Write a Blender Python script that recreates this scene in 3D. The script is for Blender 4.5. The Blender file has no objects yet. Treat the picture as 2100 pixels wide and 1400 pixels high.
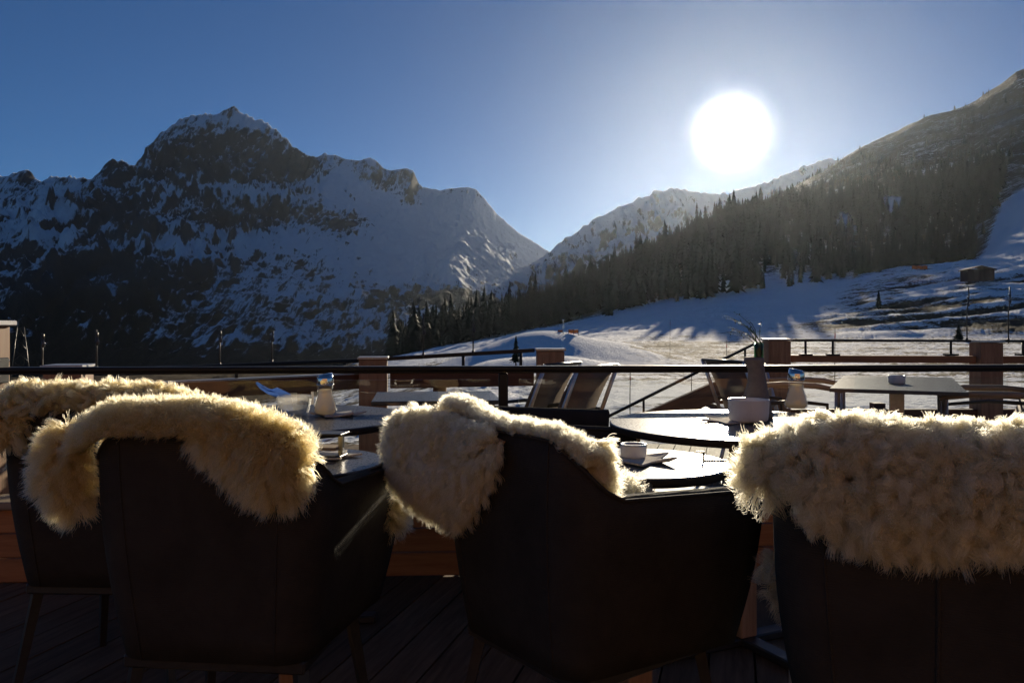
import bpy, bmesh, math, random
import numpy as np
from mathutils import Vector, Matrix
from mathutils.kdtree import KDTree

random.seed(7)
rng = np.random.default_rng(7)
S = bpy.context.scene
C = S.collection

# ------------------------------------------------------------------ camera, sky, sun, exposure
F = 1648.0            # focal length in photograph pixels (2100 wide)
HZ = 670.0            # horizon row
CAMZ = 1.10
cam_d = bpy.data.cameras.new('camera')
cam = bpy.data.objects.new('camera', cam_d)
C.objects.link(cam)
cam.location = (0, 0, CAMZ)
cam.rotation_euler = (math.radians(90), 0, 0)
cam_d.sensor_width = 36.0
cam_d.lens = F * 36.0 / 2100.0
cam_d.shift_y = -(700.0 - HZ) / 2100.0
cam_d.clip_start = 0.05
cam_d.clip_end = 60000
S.camera = cam

SUN_DIR = Vector(((1500 - 1050) / F, 1.0, (HZ - 270) / F)).normalized()     # towards the sun
SUN_EL = math.asin(SUN_DIR.z)
SUN_AZ = math.atan2(SUN_DIR.x, SUN_DIR.y)                                   # clockwise from +Y
w = bpy.data.worlds.new('World')
S.world = w
w.use_nodes = True
nt = w.node_tree
nt.nodes.clear()
sky = nt.nodes.new('ShaderNodeTexSky')
sky.sky_type = 'NISHITA'
sky.sun_disc = False
sky.sun_elevation = SUN_EL
sky.sun_rotation = SUN_AZ
sky.altitude = 2500
sky.air_density = 1.0
sky.dust_density = 0.0
sky.ozone_density = 6.5
bg = nt.nodes.new('ShaderNodeBackground')
bg.inputs['Strength'].default_value = 0.045
wo = nt.nodes.new('ShaderNodeOutputWorld')
nt.links.new(sky.outputs[0], bg.inputs[0])
nt.links.new(bg.outputs[0], wo.inputs[0])

sun_d = bpy.data.lights.new('sun_lamp', 'SUN')
sun_d.energy = 4.6
sun_d.angle = math.radians(0.53)
sun_d.color = (1.0, 0.86, 0.65)
sun_l = bpy.data.objects.new('sun_lamp', sun_d)
C.objects.link(sun_l)
sun_l.rotation_euler = (-SUN_DIR).to_track_quat('-Z', 'Y').to_euler()

HAZE_DENSITY = 1.55e-5
HAZE_G = 0.8
S.view_settings.view_transform = 'Standard'
S.view_settings.look = 'None'
S.view_settings.exposure = 0.48
S.view_settings.gamma = 1.0
S.view_settings.use_curve_mapping = False
S.cycles.use_denoising = True
S.cycles.max_bounces = 10
S.cycles.diffuse_bounces = 4
S.cycles.glossy_bounces = 4
S.cycles.transmission_bounces = 8
S.cycles.transparent_max_bounces = 24
S.cycles.volume_bounces = 0
S.cycles.caustics_reflective = False
S.cycles.caustics_refractive = False
S.cycles.sample_clamp_indirect = 6.0
try:
    S.cycles_curves.shape = 'RIBBONS'
    S.cycles_curves.subdivisions = 2
except Exception:
    pass


# ------------------------------------------------------------------ helpers
def at(px, py, d):
    """a point seen at that place of the photograph, d metres into the scene"""
    return Vector(((px - 1050) / F * d, d, CAMZ + (HZ - py) / F * d))


class MB:
    def __init__(s):
        s.v = []
        s.f = []
        s.smooth = []

    def add(s, vs, fs, smooth=False):
        o = len(s.v)
        s.v += [tuple(p) for p in vs]
        s.f += [tuple(i + o for i in f) for f in fs]
        s.smooth += [smooth] * len(fs)
        return s

    def box(s, lo, hi, M=None, bev=0.0):
        x0, y0, z0 = lo
        x1, y1, z1 = hi
        if bev <= 0:
            vs = [(x0, y0, z0), (x1, y0, z0), (x1, y1, z0), (x0, y1, z0), (x0, y0, z1), (x1, y0, z1), (x1, y1, z1), (x0, y1, z1)]
            fs = [(0, 3, 2, 1), (4, 5, 6, 7), (0, 1, 5, 4), (1, 2, 6, 5), (2, 3, 7, 6), (3, 0, 4, 7)]
        else:
            b = min(bev, (x1 - x0) * .45, (y1 - y0) * .45, (z1 - z0) * .45)
            bm = bmesh.new()
            bmesh.ops.create_cube(bm, size=1)
            for v in bm.verts:
                v.co = Vector((x0 + (v.co.x + .5) * (x1 - x0), y0 + (v.co.y + .5) * (y1 - y0), z0 + (v.co.z + .5) * (z1 - z0)))
            bmesh.ops.bevel(bm, geom=list(bm.edges), offset=b, segments=1, affect='EDGES')
            bm.verts.index_update()
            vs = [v.co.copy() for v in bm.verts]
            fs = [tuple(v.index for v in f.verts) for f in bm.faces]
            bm.free()
        if M is not None:
            vs = [M @ Vector(p) for p in vs]
        return s.add(vs, fs)

    def tube(s, pts, rad, n=8, cap=True, smooth=True):
        pts = [Vector(p) for p in pts]
        m = len(pts)
        if not hasattr(rad, '__len__'):
            rad = [rad] * m
        vs = []
        up = Vector((0, 0, 1))
        for i, p in enumerate(pts):
            t = (pts[min(i + 1, m - 1)] - pts[max(i - 1, 0)]).normalized()
            a = up if abs(t.dot(up)) < .95 else Vector((1, 0, 0))
            u = t.cross(a).normalized()
            v = u.cross(t).normalized()
            for k in range(n):
                q = 2 * math.pi * k / n
                vs.append(p + (u * math.cos(q) + v * math.sin(q)) * rad[i])
        fs = []
        for i in range(m - 1):
            for k in range(n):
                fs.append((i * n + k, i * n + (k + 1) % n, (i + 1) * n + (k + 1) % n, (i + 1) * n + k))
        s.add(vs, fs, smooth)
        if cap:
            o = len(s.v) - len(vs)
            s.f.append(tuple(o + k for k in range(n))[::-1])
            s.f.append(tuple(o + (m - 1) * n + k for k in range(n)))
            s.smooth += [False, False]
        return s

    def lathe(s, prof, n=32, c=(0, 0, 0), smooth=True, sx=1.0, sy=1.0):
        vs = []
        for r, z in prof:
            for k in range(n):
                q = 2 * math.pi * k / n
                vs.append((c[0] + r * math.cos(q) * sx, c[1] + r * math.sin(q) * sy, c[2] + z))
        fs = []
        for i in range(len(prof) - 1):
            for k in range(n):
                fs.append((i * n + k, i * n + (k + 1) % n, (i + 1) * n + (k + 1) % n, (i + 1) * n + k))
        return s.add(vs, fs, smooth)

    def prism(s, poly, z0, z1, M=None):
        n = len(poly)
        vs = [(x, y, z0) for x, y in poly] + [(x, y, z1) for x, y in poly]
        fs = [tuple(range(n))[::-1], tuple(range(n, 2 * n))] + [(i, (i + 1) % n, n + (i + 1) % n, n + i) for i in range(n)]
        if M is not None:
            vs = [M @ Vector(p) for p in vs]
        return s.add(vs, fs)

    def mesh(s, name):
        me = bpy.data.meshes.new(name)
        me.from_pydata([tuple(p) for p in s.v], [], s.f)
        me.polygons.foreach_set('use_smooth', s.smooth)
        me.update()
        return me

    def build(s, name, m, parent=None, loc=None, rz=None):
        o = bpy.data.objects.new(name, s.mesh(name))
        o.data.materials.append(m)
        C.objects.link(o)
        o.parent = parent
        if loc is not None:
            o.location = loc
        if rz is not None:
            o.rotation_euler = (0, 0, rz)
        return o


def inst(name, me, parent, loc=(0, 0, 0), rot=(0, 0, 0), scale=(1, 1, 1)):
    o = bpy.data.objects.new(name, me)
    C.objects.link(o)
    o.parent = parent
    o.location = loc
    o.rotation_euler = rot
    o.scale = scale
    return o


def tag(o, label=None, cat=None, group=None, kind=None):
    if label:
        o['label'] = label
    if cat:
        o['category'] = cat
    if group:
        o['group'] = group
    if kind:
        o['kind'] = kind
    return o


def thing(name, label, cat, loc=(0, 0, 0), rz=0.0, group=None):
    o = bpy.data.objects.new(name, None)
    o.empty_display_size = .1
    C.objects.link(o)
    o.location = loc
    o.rotation_euler = (0, 0, rz)
    return tag(o, label, cat, group)


def copy_tree(o, parent=None):
    c = o.copy()
    C.objects.link(c)
    c.parent = parent
    for ch in list(o.children):
        copy_tree(ch, c)
    return c


# ---- noise in numpy
_perm = rng.permutation(512).astype(np.int64)
_ang = rng.random(512) * 2 * np.pi
_gx, _gy = np.cos(_ang), np.sin(_ang)


def perlin(x, y):
    xi = np.floor(x).astype(np.int64)
    yi = np.floor(y).astype(np.int64)
    xf, yf = x - xi, y - yi
    u = xf * xf * xf * (xf * (xf * 6 - 15) + 10)
    v = yf * yf * yf * (yf * (yf * 6 - 15) + 10)

    def g(ix, iy, fx, fy):
        h = _perm[(_perm[ix & 511] + iy) & 511]
        return _gx[h] * fx + _gy[h] * fy
    n00 = g(xi, yi, xf, yf)
    n10 = g(xi + 1, yi, xf - 1, yf)
    n01 = g(xi, yi + 1, xf, yf - 1)
    n11 = g(xi + 1, yi + 1, xf - 1, yf - 1)
    a = n00 + u * (n10 - n00)
    b = n01 + u * (n11 - n01)
    return (a + v * (b - a)) * 1.5


def fbm(x, y, o=5, lac=2.03, gain=.5):
    s = np.zeros_like(x)
    a = 1.0
    for i in range(o):
        s += a * perlin(x + 17.3 * i, y - 9.1 * i)
        x = x * lac
        y = y * lac
        a *= gain
    return s


def ridged(x, y, o=5, lac=2.07, gain=.5):
    s = np.zeros_like(x)
    a = 1.0
    wgt = 1.0
    for i in range(o):
        n = 1 - np.abs(perlin(x + 31.7 * i, y + 5.9 * i))
        n = n * n * wgt
        wgt = np.clip(n * 1.6, 0, 1)
        s += a * n
        x = x * lac
        y = y * lac
        a *= gain
    return s


def smooth(a, b, x):
    t = np.clip((x - a) / (b - a), 0, 1)
    return t * t * (3 - 2 * t)


def grid_mesh(name, X, Y, Z, mat, attrs=None, kind='structure', parent=None):
    r, c = X.shape
    co = np.stack([X, Y, Z], -1).reshape(-1, 3).astype(np.float32)
    i = np.arange(r * c).reshape(r, c)
    q = np.stack([i[:-1, :-1], i[:-1, 1:], i[1:, 1:], i[1:, :-1]], -1).reshape(-1).astype(np.int32)
    me = bpy.data.meshes.new(name)
    me.vertices.add(r * c)
    me.vertices.foreach_set('co', co.reshape(-1))
    nf = (r - 1) * (c - 1)
    me.loops.add(nf * 4)
    me.loops.foreach_set('vertex_index', q)
    me.polygons.add(nf)
    me.polygons.foreach_set('loop_start', np.arange(nf, dtype=np.int32) * 4)
    me.polygons.foreach_set('use_smooth', np.ones(nf, dtype=bool))
    me.update(calc_edges=True)
    for k, a in (attrs or {}).items():
        at_ = me.attributes.new(k, 'FLOAT', 'POINT')
        at_.data.foreach_set('value', a.reshape(-1).astype(np.float32))
    me.materials.append(mat)
    o = bpy.data.objects.new(name, me)
    C.objects.link(o)
    o.parent = parent
    if kind:
        o['kind'] = kind
    return o


# ---- materials
class NB:
    """small node-building helper"""
    def __init__(s, name):
        s.m = bpy.data.materials.new(name)
        s.m.use_nodes = True
        s.t = s.m.node_tree
        s.t.nodes.clear()
        s.out = s.n('ShaderNodeOutputMaterial')

    def n(s, typ, **kw):
        nd = s.t.nodes.new(typ)
        for k, v in kw.items():
            if hasattr(nd, k) and k not in ('inputs',):
                setattr(nd, k, v)
        return nd

    def l(s, a, b):
        s.t.links.new(a, b)

    def val(s, sock, v):
        if isinstance(v, bpy.types.NodeSocket):
            s.l(v, sock)
        else:
            sock.default_value = v

    def coord(s, kind='Object', scale=(1, 1, 1), rot=(0, 0, 0)):
        tc = s.n('ShaderNodeTexCoord')
        mp = s.n('ShaderNodeMapping')
        mp.inputs['Scale'].default_value = scale
        mp.inputs['Rotation'].default_value = rot
        s.l(tc.outputs[kind], mp.inputs[0])
        return mp.outputs[0]

    def noise(s, vec, scale=5, detail=4, rough=.55, dist=0):
        nd = s.n('ShaderNodeTexNoise')
        s.l(vec, nd.inputs['Vector'])
        nd.inputs['Scale'].default_value = scale
        nd.inputs['Detail'].default_value = detail
        nd.inputs['Roughness'].default_value = rough
        nd.inputs['Distortion'].default_value = dist
        return nd.outputs[0]

    def ramp(s, fac, stops):
        r = s.n('ShaderNodeValToRGB')
        e = r.color_ramp.elements
        while len(e) < len(stops):
            e.new(.5)
        for i, (p, c) in enumerate(stops):
            e[i].position = p
            e[i].color = tuple(c) + (1,) if len(c) == 3 else c
        s.l(fac, r.inputs[0])
        return r.outputs[0]

    def math(s, op, a, b=0.0, clamp=False):
        m_ = s.n('ShaderNodeMath', operation=op)
        m_.use_clamp = clamp
        s.val(m_.inputs[0], a)
        s.val(m_.inputs[1], b)
        return m_.outputs[0]

    def mix(s, fac, a, b):
        m_ = s.n('ShaderNodeMix', data_type='RGBA')
        s.val(m_.inputs[0], fac)
        s.val(m_.inputs[6], a if isinstance(a, bpy.types.NodeSocket) else tuple(a) + (1,))
        s.val(m_.inputs[7], b if isinstance(b, bpy.types.NodeSocket) else tuple(b) + (1,))
        return m_.outputs[2]

    def attr(s, name):
        a = s.n('ShaderNodeAttribute')
        a.attribute_name = name
        return a.outputs['Fac']

    def bump(s, h, strength=.3, dist=.01):
        b = s.n('ShaderNodeBump')
        b.inputs['Strength'].default_value = strength
        b.inputs['Distance'].default_value = dist
        s.l(h, b.inputs['Height'])
        return b.outputs[0]

    def pbr(s, col, rough=.6, metal=0.0, normal=None, spec=.5, trans=0.0, ior=1.45, coat=0.0, sheen=0.0):
        p = s.n('ShaderNodeBsdfPrincipled')
        s.val(p.inputs['Base Color'], col if isinstance(col, bpy.types.NodeSocket) else tuple(col) + (1,))
        s.val(p.inputs['Roughness'], rough)
        s.val(p.inputs['Metallic'], metal)
        s.val(p.inputs['Specular IOR Level'], spec)
        s.val(p.inputs['Transmission Weight'], trans)
        s.val(p.inputs['IOR'], ior)
        s.val(p.inputs['Coat Weight'], coat)
        s.val(p.inputs['Sheen Weight'], sheen)
        if normal is not None:
            s.l(normal, p.inputs['Normal'])
        s.l(p.outputs[0], s.out.inputs['Surface'])
        return p


def m_plain(name, col, rough=.6, metal=0.0, var=.15, scale=40, bump=.1, spec=.5, coat=0.0):
    b = NB(name)
    v = b.coord('Object')
    nz = b.noise(v, scale, 5)
    lo = tuple(c * (1 - var) for c in col)
    hi = tuple(min(1, c * (1 + var)) for c in col)
    c_ = b.ramp(nz, [(.3, lo), (.7, hi)])
    r_ = b.math('MULTIPLY_ADD', nz, .25) if False else b.math('ADD', b.math('MULTIPLY', nz, .2), rough - .1, clamp=True)
    b.pbr(c_, r_, metal, b.bump(nz, bump, .004), spec=spec, coat=coat)
    return b.m


def m_wood(name, dark, light, rough=.65, axis=0, spec=.35):
    b = NB(name)
    sc = [14, 14, 14]
    sc[axis] = 1.1
    tc = b.n('ShaderNodeTexCoord')
    oi = b.n('ShaderNodeObjectInfo')
    add = b.n('ShaderNodeVectorMath', operation='ADD')
    cx = b.n('ShaderNodeCombineXYZ')
    for k in range(3):
        b.l(b.math('MULTIPLY', oi.outputs['Random'], 13.7 + 7 * k), cx.inputs[k])
    b.l(tc.outputs['Object'], add.inputs[0])
    b.l(cx.outputs[0], add.inputs[1])
    mp = b.n('ShaderNodeMapping')
    mp.inputs['Scale'].default_value = sc
    b.l(add.outputs[0], mp.inputs[0])
    n1 = b.noise(mp.outputs[0], 2.2, 6, .6, .6)
    n2 = b.noise(mp.outputs[0], 9.0, 4, .6)
    f = b.math('ADD', b.math('MULTIPLY', n1, .7), b.math('MULTIPLY', n2, .3))
    col = b.ramp(f, [(.32, dark), (.68, light)])
    hs = b.n('ShaderNodeHueSaturation')
    b.l(b.math('ADD', b.math('MULTIPLY', oi.outputs['Random'], .45), .75), hs.inputs['Value'])
    b.l(col, hs.inputs['Color'])
    b.pbr(hs.outputs[0], b.math('ADD', b.math('MULTIPLY', n2, .25), rough - .12), 0, b.bump(f, .35, .003), spec=spec)
    return b.m


def m_glass(name, tint=(1, 1, 1), rough=0.0, body=.0, bcol=(.8, .78, .72)):
    """thin clear glass: what lies behind shows through, reflections grow at grazing angles"""
    b = NB(name)
    lw = b.n('ShaderNodeLayerWeight')
    lw.inputs[0].default_value = .5
    fac = b.math('ADD', b.math('MULTIPLY', b.math('POWER', lw.outputs['Facing'], 4.0), .75), .045, clamp=True)
    tr = b.n('ShaderNodeBsdfTransparent')
    tr.inputs[0].default_value = tuple(tint) + (1,)
    gl = b.n('ShaderNodeBsdfGlossy')
    gl.inputs['Roughness'].default_value = rough
    mx = b.n('ShaderNodeMixShader')
    b.l(fac, mx.inputs[0])
    b.l(tr.outputs[0], mx.inputs[1])
    b.l(gl.outputs[0], mx.inputs[2])
    res = mx.outputs[0]
    if body > 0:
        df = b.n('ShaderNodeBsdfTranslucent')
        df.inputs[0].default_value = tuple(bcol) + (1,)
        m2 = b.n('ShaderNodeMixShader')
        m2.inputs[0].default_value = body
        b.l(res, m2.inputs[1])
        b.l(df.outputs[0], m2.inputs[2])
        res = m2.outputs[0]
    b.l(res, b.out.inputs['Surface'])
    return b.m


MAT = {}
MAT['deck'] = m_wood('deck_wood', (.085, .057, .036), (.22, .15, .095), .75, spec=.12)
MAT['wood'] = m_wood('orange_larch', (.19, .085, .035), (.42, .20, .085), .6)
MAT['wood_y2'] = m_wood('brown_stair_wood', (.13, .07, .04), (.27, .15, .085), .6)
MAT['larch'] = m_wood('fresh_larch', (.34, .13, .045), (.60, .27, .10), .6)
MAT['wood_dark'] = m_wood('brown_stained_wood', (.07, .03, .017), (.17, .075, .04), .6)
MAT['wood_pale'] = m_wood('pale_wood', (.30, .22, .14), (.50, .38, .25), .6)
MAT['wood_y'] = m_wood('brown_post_wood', (.19, .10, .05), (.38, .22, .12), .6, axis=2)
MAT['cap'] = m_plain('weathered_metal_cap', (.45, .45, .44), .35, .6)
MAT['rail'] = m_plain('dark_coated_steel', (.012, .012, .013), .38, .0, spec=.35)
MAT['steel'] = m_plain('brushed_steel', (.5, .5, .5), .32, 1.0, bump=.03)
MAT['leg_metal'] = m_plain('dark_leg_metal', (.05, .048, .045), .4, .4)
MAT['aluminium'] = m_plain('pale_aluminium', (.55, .55, .54), .38, .7)
MAT['table_top'] = m_plain('grey_table_laminate', (.09, .085, .08), .29, 0, var=.08, scale=140, bump=.02, spec=.34)
MAT['table_edge'] = m_plain('dark_table_edge', (.035, .028, .024), .5)
MAT['ceramic'] = m_plain('white_ceramic', (.80, .78, .75), .28, 0, var=.04, scale=12, bump=.02)
MAT['felt'] = m_plain('grey_felt', (.62, .57, .50), .95, 0, var=.25, scale=260, bump=.6, spec=.1)
MAT['vase'] = m_plain('grey_stoneware', (.20, .175, .15), .7, 0, var=.15, scale=60, bump=.15)
MAT['glass'] = m_glass('clear_glass')
MAT['pane'] = m_glass('pane_glass', (.97, .985, .98))
MAT['frost'] = m_glass('table_glass', (.93, .93, .92), .02, .12)
MAT['green_glass'] = m_glass('green_glass', (.25, .45, .33), .02, .15)
MAT['wrap'] = m_glass('blue_wrapper', (.30, .42, .68), .2, .45, (.16, .26, .5))
MAT['bulb'] = m_plain('dark_bulb_glass', (.06, .06, .06), .08, .3, bump=0)
MAT['chrome'] = m_plain('chrome', (.75, .75, .76), .08, 1.0, var=.02, bump=0)


def m_sugar():
    b = NB('sugar')
    d_ = b.n('ShaderNodeBsdfDiffuse')
    d_.inputs[0].default_value = (.75, .70, .60, 1)
    t_ = b.n('ShaderNodeBsdfTranslucent')
    t_.inputs[0].default_value = (.80, .70, .55, 1)
    mx = b.n('ShaderNodeMixShader')
    mx.inputs[0].default_value = .55
    b.l(d_.outputs[0], mx.inputs[1])
    b.l(t_.outputs[0], mx.inputs[2])
    b.l(mx.outputs[0], b.out.inputs['Surface'])
    return b.m


MAT['sugar'] = m_sugar()
MAT['orange'] = m_plain('orange_net', (.75, .20, .05), .8)
MAT['red'] = m_plain('red_print', (.45, .03, .03), .6)
MAT['white'] = m_plain('white_print', (.7, .7, .7), .6)
MAT['sling'] = m_plain('grey_sling_fabric', (.17, .14, .12), .8, 0, scale=300, bump=.3)
MAT['leafy'] = m_plain('dried_green_leaf', (.10, .13, .05), .55, 0, var=.3)
MAT['hut'] = m_wood('hut_boards', (.06, .03, .022), (.12, .06, .04), .8, axis=2)


def m_fabric():
    b = NB('charcoal_chair_fabric')
    v = b.coord('Object')
    wv = b.n('ShaderNodeTexWave', wave_type='BANDS', bands_direction='Z')
    wv.inputs['Scale'].default_value = 70
    wv.inputs['Distortion'].default_value = 1.5
    wv.inputs['Detail'].default_value = 2
    b.l(v, wv.inputs['Vector'])
    n1 = b.math('ADD', b.noise(v, 420, 2), b.math('MULTIPLY', wv.outputs['Fac'], .6))
    n2 = b.noise(v, 7, 6, .65, .4)
    col = b.ramp(n2, [(.3, (.028, .026, .022)), (.7, (.048, .044, .038))])
    f = b.math('ADD', b.math('MULTIPLY', n1, .12), b.math('MULTIPLY', n2, 1.0))
    b.pbr(col, .8, 0, b.bump(f, .6, .012), spec=.2)
    return b.m


MAT['fabric'] = m_fabric()


def m_hide():
    b = NB('sheepskin_hide')
    b.pbr((.38, .27, .15), .9)
    return b.m


MAT['hide'] = m_hide()


def m_wool(name, c0, c1):
    b = NB(name)
    hi = b.n('ShaderNodeHairInfo')
    col = b.mix(hi.outputs['Random'], c0, c1)
    h = b.n('ShaderNodeBsdfHairPrincipled')
    try:
        h.model = 'CHIANG'
    except Exception:
        pass
    h.parametrization = 'COLOR'
    b.l(col, h.inputs['Color'])
    h.inputs['Roughness'].default_value = .45
    h.inputs['Radial Roughness'].default_value = .7
    h.inputs['Coat'].default_value = 0.0
    b.l(h.outputs[0], b.out.inputs['Surface'])
    return b.m


MAT['wool'] = m_wool('honey_wool', (.66, .34, .125), (.82, .48, .20))
MAT['wool_pale'] = m_wool('cream_wool', (.72, .44, .20), (.86, .60, .32))


def m_mountain(name, rock, rock2, sc=1.0, haze=0):
    b = NB(name)
    v = b.coord('Object')
    cov = b.attr('snow')
    n1 = b.noise(v, .022 * sc, 10, .72)
    st = b.coord('Object', (.05 * sc, .010 * sc, .010 * sc))
    n2 = b.noise(st, 1.0, 6, .65, .4)
    st2 = b.coord('Object', (.055 * sc, .010 * sc, .014 * sc), (0, .55, 0))
    n3 = b.noise(st2, 1.0, 8, .75, .5)
    f = b.math('ADD', cov, b.math('ADD', b.math('MULTIPLY', b.math('SUBTRACT', n1, .5), .9), b.math('ADD', b.math('MULTIPLY', b.math('SUBTRACT', n2, .5), .8), b.math('MULTIPLY', b.math('SUBTRACT', n3, .5), 1.9))))
    snow = b.ramp(f, [(.42, (0, 0, 0)), (.58, (1, 1, 1))])
    rc = b.mix(b.noise(v, .02 * sc, 5, .6), rock, rock2)
    dark = b.attr('wood')
    rc = b.mix(dark, rc, (.012, .015, .017))
    col = b.mix(snow, rc, (.80, .84, .90))
    b.pbr(col, .85, 0, b.bump(b.math('ADD', n1, b.math('MULTIPLY', n3, .7)), 1.0, 16.0 / sc), spec=.1)
    return b.m


MAT['mount'] = m_mountain('rock_and_snow', (.045, .045, .05), (.10, .096, .095), 1.75)


def m_ground():
    b = NB('snow_field')
    v = b.coord('Object')
    cov = b.attr('snow')
    far = b.attr('far')
    st = b.coord('Object', (1.0, 2.6, 1.0), (0, 0, .35))
    n1 = b.noise(st, .16, 8, .68)
    n3 = b.noise(st, 1.3, 6, .6)
    n2 = b.noise(v, .03, 6, .62)
    nn = b.math('ADD', b.math('MULTIPLY', b.math('SUBTRACT', n1, .5), 1.1), b.math('ADD', b.math('MULTIPLY', b.math('SUBTRACT', n3, .5), .8), b.math('MULTIPLY', b.math('SUBTRACT', n2, .5), .5)))
    f = b.math('ADD', cov, nn)
    snow = b.ramp(f, [(.47, (0, 0, 0)), (.56, (1, 1, 1))])
    g = b.mix(b.noise(v, .5, 5, .6), (.045, .034, .02), (.11, .08, .045))
    col = b.mix(snow, g, (.80, .82, .86))
    b.pbr(col, .85, 0, b.bump(b.math('ADD', n3, b.noise(v, 5.0, 4, .6)), .6, .2), spec=.05)
    return b.m


MAT['ground'] = m_ground()


def m_needles():
    b = NB('spruce_needles')
    v = b.coord('Object')
    n1 = b.noise(v, .9, 4)
    col = b.mix(n1, (.006, .010, .006), (.022, .027, .014))
    b.pbr(col, .8, 0, spec=.2)
    return b.m


MAT['needles'] = m_needles()
MAT['bark'] = m_plain('spruce_bark', (.05, .035, .025), .9)

# ------------------------------------------------------------------ ground and wooded slope on the right (one heightfield)
UC = [-1500, -600, 0, 400, 700, 870, 1000, 1150, 1250, 1400, 1500, 1600, 1700, 1800, 1900, 2000, 2100, 2400, 3200]
z0 = -1.55


def yz(z, d):
    return HZ - (z - CAMZ) * F / d


TAB = [
    (2.0, [yz(z0, 2)] * 19),
    (12.0, [yz(z0, 12)] * 19),
    (23.0, [yz(-4, 23)] * 2 + [yz(-3, 23), yz(-2.4, 23), yz(-1.9, 23)] + [yz(z0, 23)] * 14),
    (60.0, [yz(-14, 60), yz(-12, 60), yz(-9, 60), yz(-7, 60), yz(-4.5, 60), yz(-2.6, 60)] + [yz(-1.8, 60)] + [yz(-1.6, 60)] * 12),
    (145.0, [860, 860, 850, 830, 790, 745, 722, 706, 700, 698, 697, 697, 697, 697, 696, 695, 693, 690, 685]),
    (220.0, [800, 800, 790, 775, 757, 735, 712, 690, 673, 655, 645, 633, 622, 607, 592, 575, 565, 540, 500]),
    (280.0, [785, 780, 775, 768, 750, 722, 700, 680, 660, 633, 613, 600, 581, 558, 546, 535, 505, 470, 430]),
    (400.0, [800, 800, 795, 785, 765, 712, 684, 648, 600, 530, 484, 490, 535, 545, 540, 520, 438, 400, 350]),
    (600.0, [850, 850, 845, 835, 790, 706, 672, 636, 590, 515, 465, 435, 430, 418, 398, 378, 350, 300, 240]),
    (1200.0, [810, 810, 810, 805, 780, 700, 665, 628, 598, 515, 455, 402, 345, 285, 240, 205, 145, 60, 0]),
    (1500.0, [800, 800, 800, 795, 775, 710, 690, 660, 630, 590, 560, 520, 480, 440, 400, 380, 330, 260, 200]),
    (2000.0, [770, 770, 770, 770, 765, 745, 720, 715, 710, 700, 690, 680, 660, 640, 620, 600, 580, 560, 540]),
]
TD = np.log(np.array([t[0] for t in TAB]))
ridge_u = [1100, 1200, 1300, 1400, 1500, 1600, 1640, 1700, 1735, 1770, 1810, 1850, 1900, 1950, 2000, 2030, 2060, 2085, 2100, 2400, 3200]
ridge_y = [640, 612, 580, 515, 455, 402, 380, 346, 320, 300, 283, 262, 240, 224, 205, 183, 165, 148, 144, 60, 0]


def ground_z(u, d):
    """height of the ground along the direction u (photograph column), d metres deep"""
    u = np.asarray(u, float)
    d = np.asarray(d, float)
    zz = []
    for (dd, ys) in TAB:
        uu, yy = (UC, ys)
        y = np.interp(u, uu, yy)
        if dd == 1200.0:
            y = np.where(u > 1100, np.interp(u, ridge_u, ridge_y), y)
        zz.append(CAMZ + (HZ - y) / F * dd)
    zz = np.stack(zz, 0)
    ld = np.log(np.clip(d, 2.0, 2000.0))
    k = np.clip(np.searchsorted(TD, ld) - 1, 0, len(TD) - 2)
    t = (d - np.exp(TD[k])) / (np.exp(TD[k + 1]) - np.exp(TD[k]))
    t = np.clip(t, 0, 1)
    a = np.take_along_axis(zz, k[None], 0)[0]
    b = np.take_along_axis(zz, k[None] + 1, 0)[0]
    z = a + (b - a) * t
    # the humps of the snow mound by the terrace (about 60 m off)
    x = (u - 1050) / F * d
    m = 2.25 * smooth(-9.5, 1.5, x) * (1 - smooth(4, 16, x)) * (1 + .10 * np.sin(x * .7)) * smooth(52, 64, d) * (1 - smooth(65, 120, d))
    m2 = 1.0 * smooth(-6.5, .5, x) * (1 - smooth(3, 9, x)) * smooth(45, 50, d) * (1 - smooth(52, 64, d))
    z = z + np.maximum(m, m2 * .8)
    return z


def rib(x, y):
    """low wind ribs running across the slope"""
    return fbm(x * .022 + 3, (y - .16 * x) * .17, 4)


def ground_noise(x, y, d, u):
    n = .11 * fbm(x * .5, y * .35, 4) + .07 * fbm(x * 1.7 + 5, y * 1.1, 3)
    n *= smooth(9, 16, d)
    n *= 1 - .75 * smooth(24, 30, d) * (1 - smooth(36, 44, d)) * smooth(1100, 1250, u)
    n += .25 * fbm(x * .05, y * .08, 4) * smooth(25, 120, d)
    n += (.55 * fbm(x * .035 + 9, y * .09, 5) + .30 * fbm(x * .16, y * .22, 4)) * smooth(140, 200, d)
    n += .75 * rib(x, y) * smooth(135, 165, d) * (1 - smooth(270, 320, d)) * smooth(1640, 1800, u)
    n *= 1 - .85 * smooth(42, 48, d) * (1 - smooth(72, 90, d)) * np.exp(-((x - 1) / 9.5) ** 4)
    n += (2.5 * fbm(x * .012, y * .012, 5)) * smooth(300, 500, d)
    n += (9 * fbm(x * .006 + 3, y * .006, 5)) * smooth(650, 900, d) * (1 - smooth(1050, 1180, d) * .6)
    return n


us = np.concatenate([np.arange(-1500, 300, 60), np.arange(300, 2300, 2.6), np.arange(2300, 3201, 60)])
ds = np.concatenate([np.exp(np.linspace(math.log(2.0), math.log(14), 14))[:-1], np.exp(np.linspace(math.log(14), math.log(320), 300))[:-1], np.exp(np.linspace(math.log(320), math.log(2000), 110))])
U, D = np.meshgrid(us, ds)
Xg = (U - 1050) / F * D
Zg = ground_z(U, D) + ground_noise(Xg, D, D, U)
PY = HZ - (Zg - CAMZ) * F / D
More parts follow.
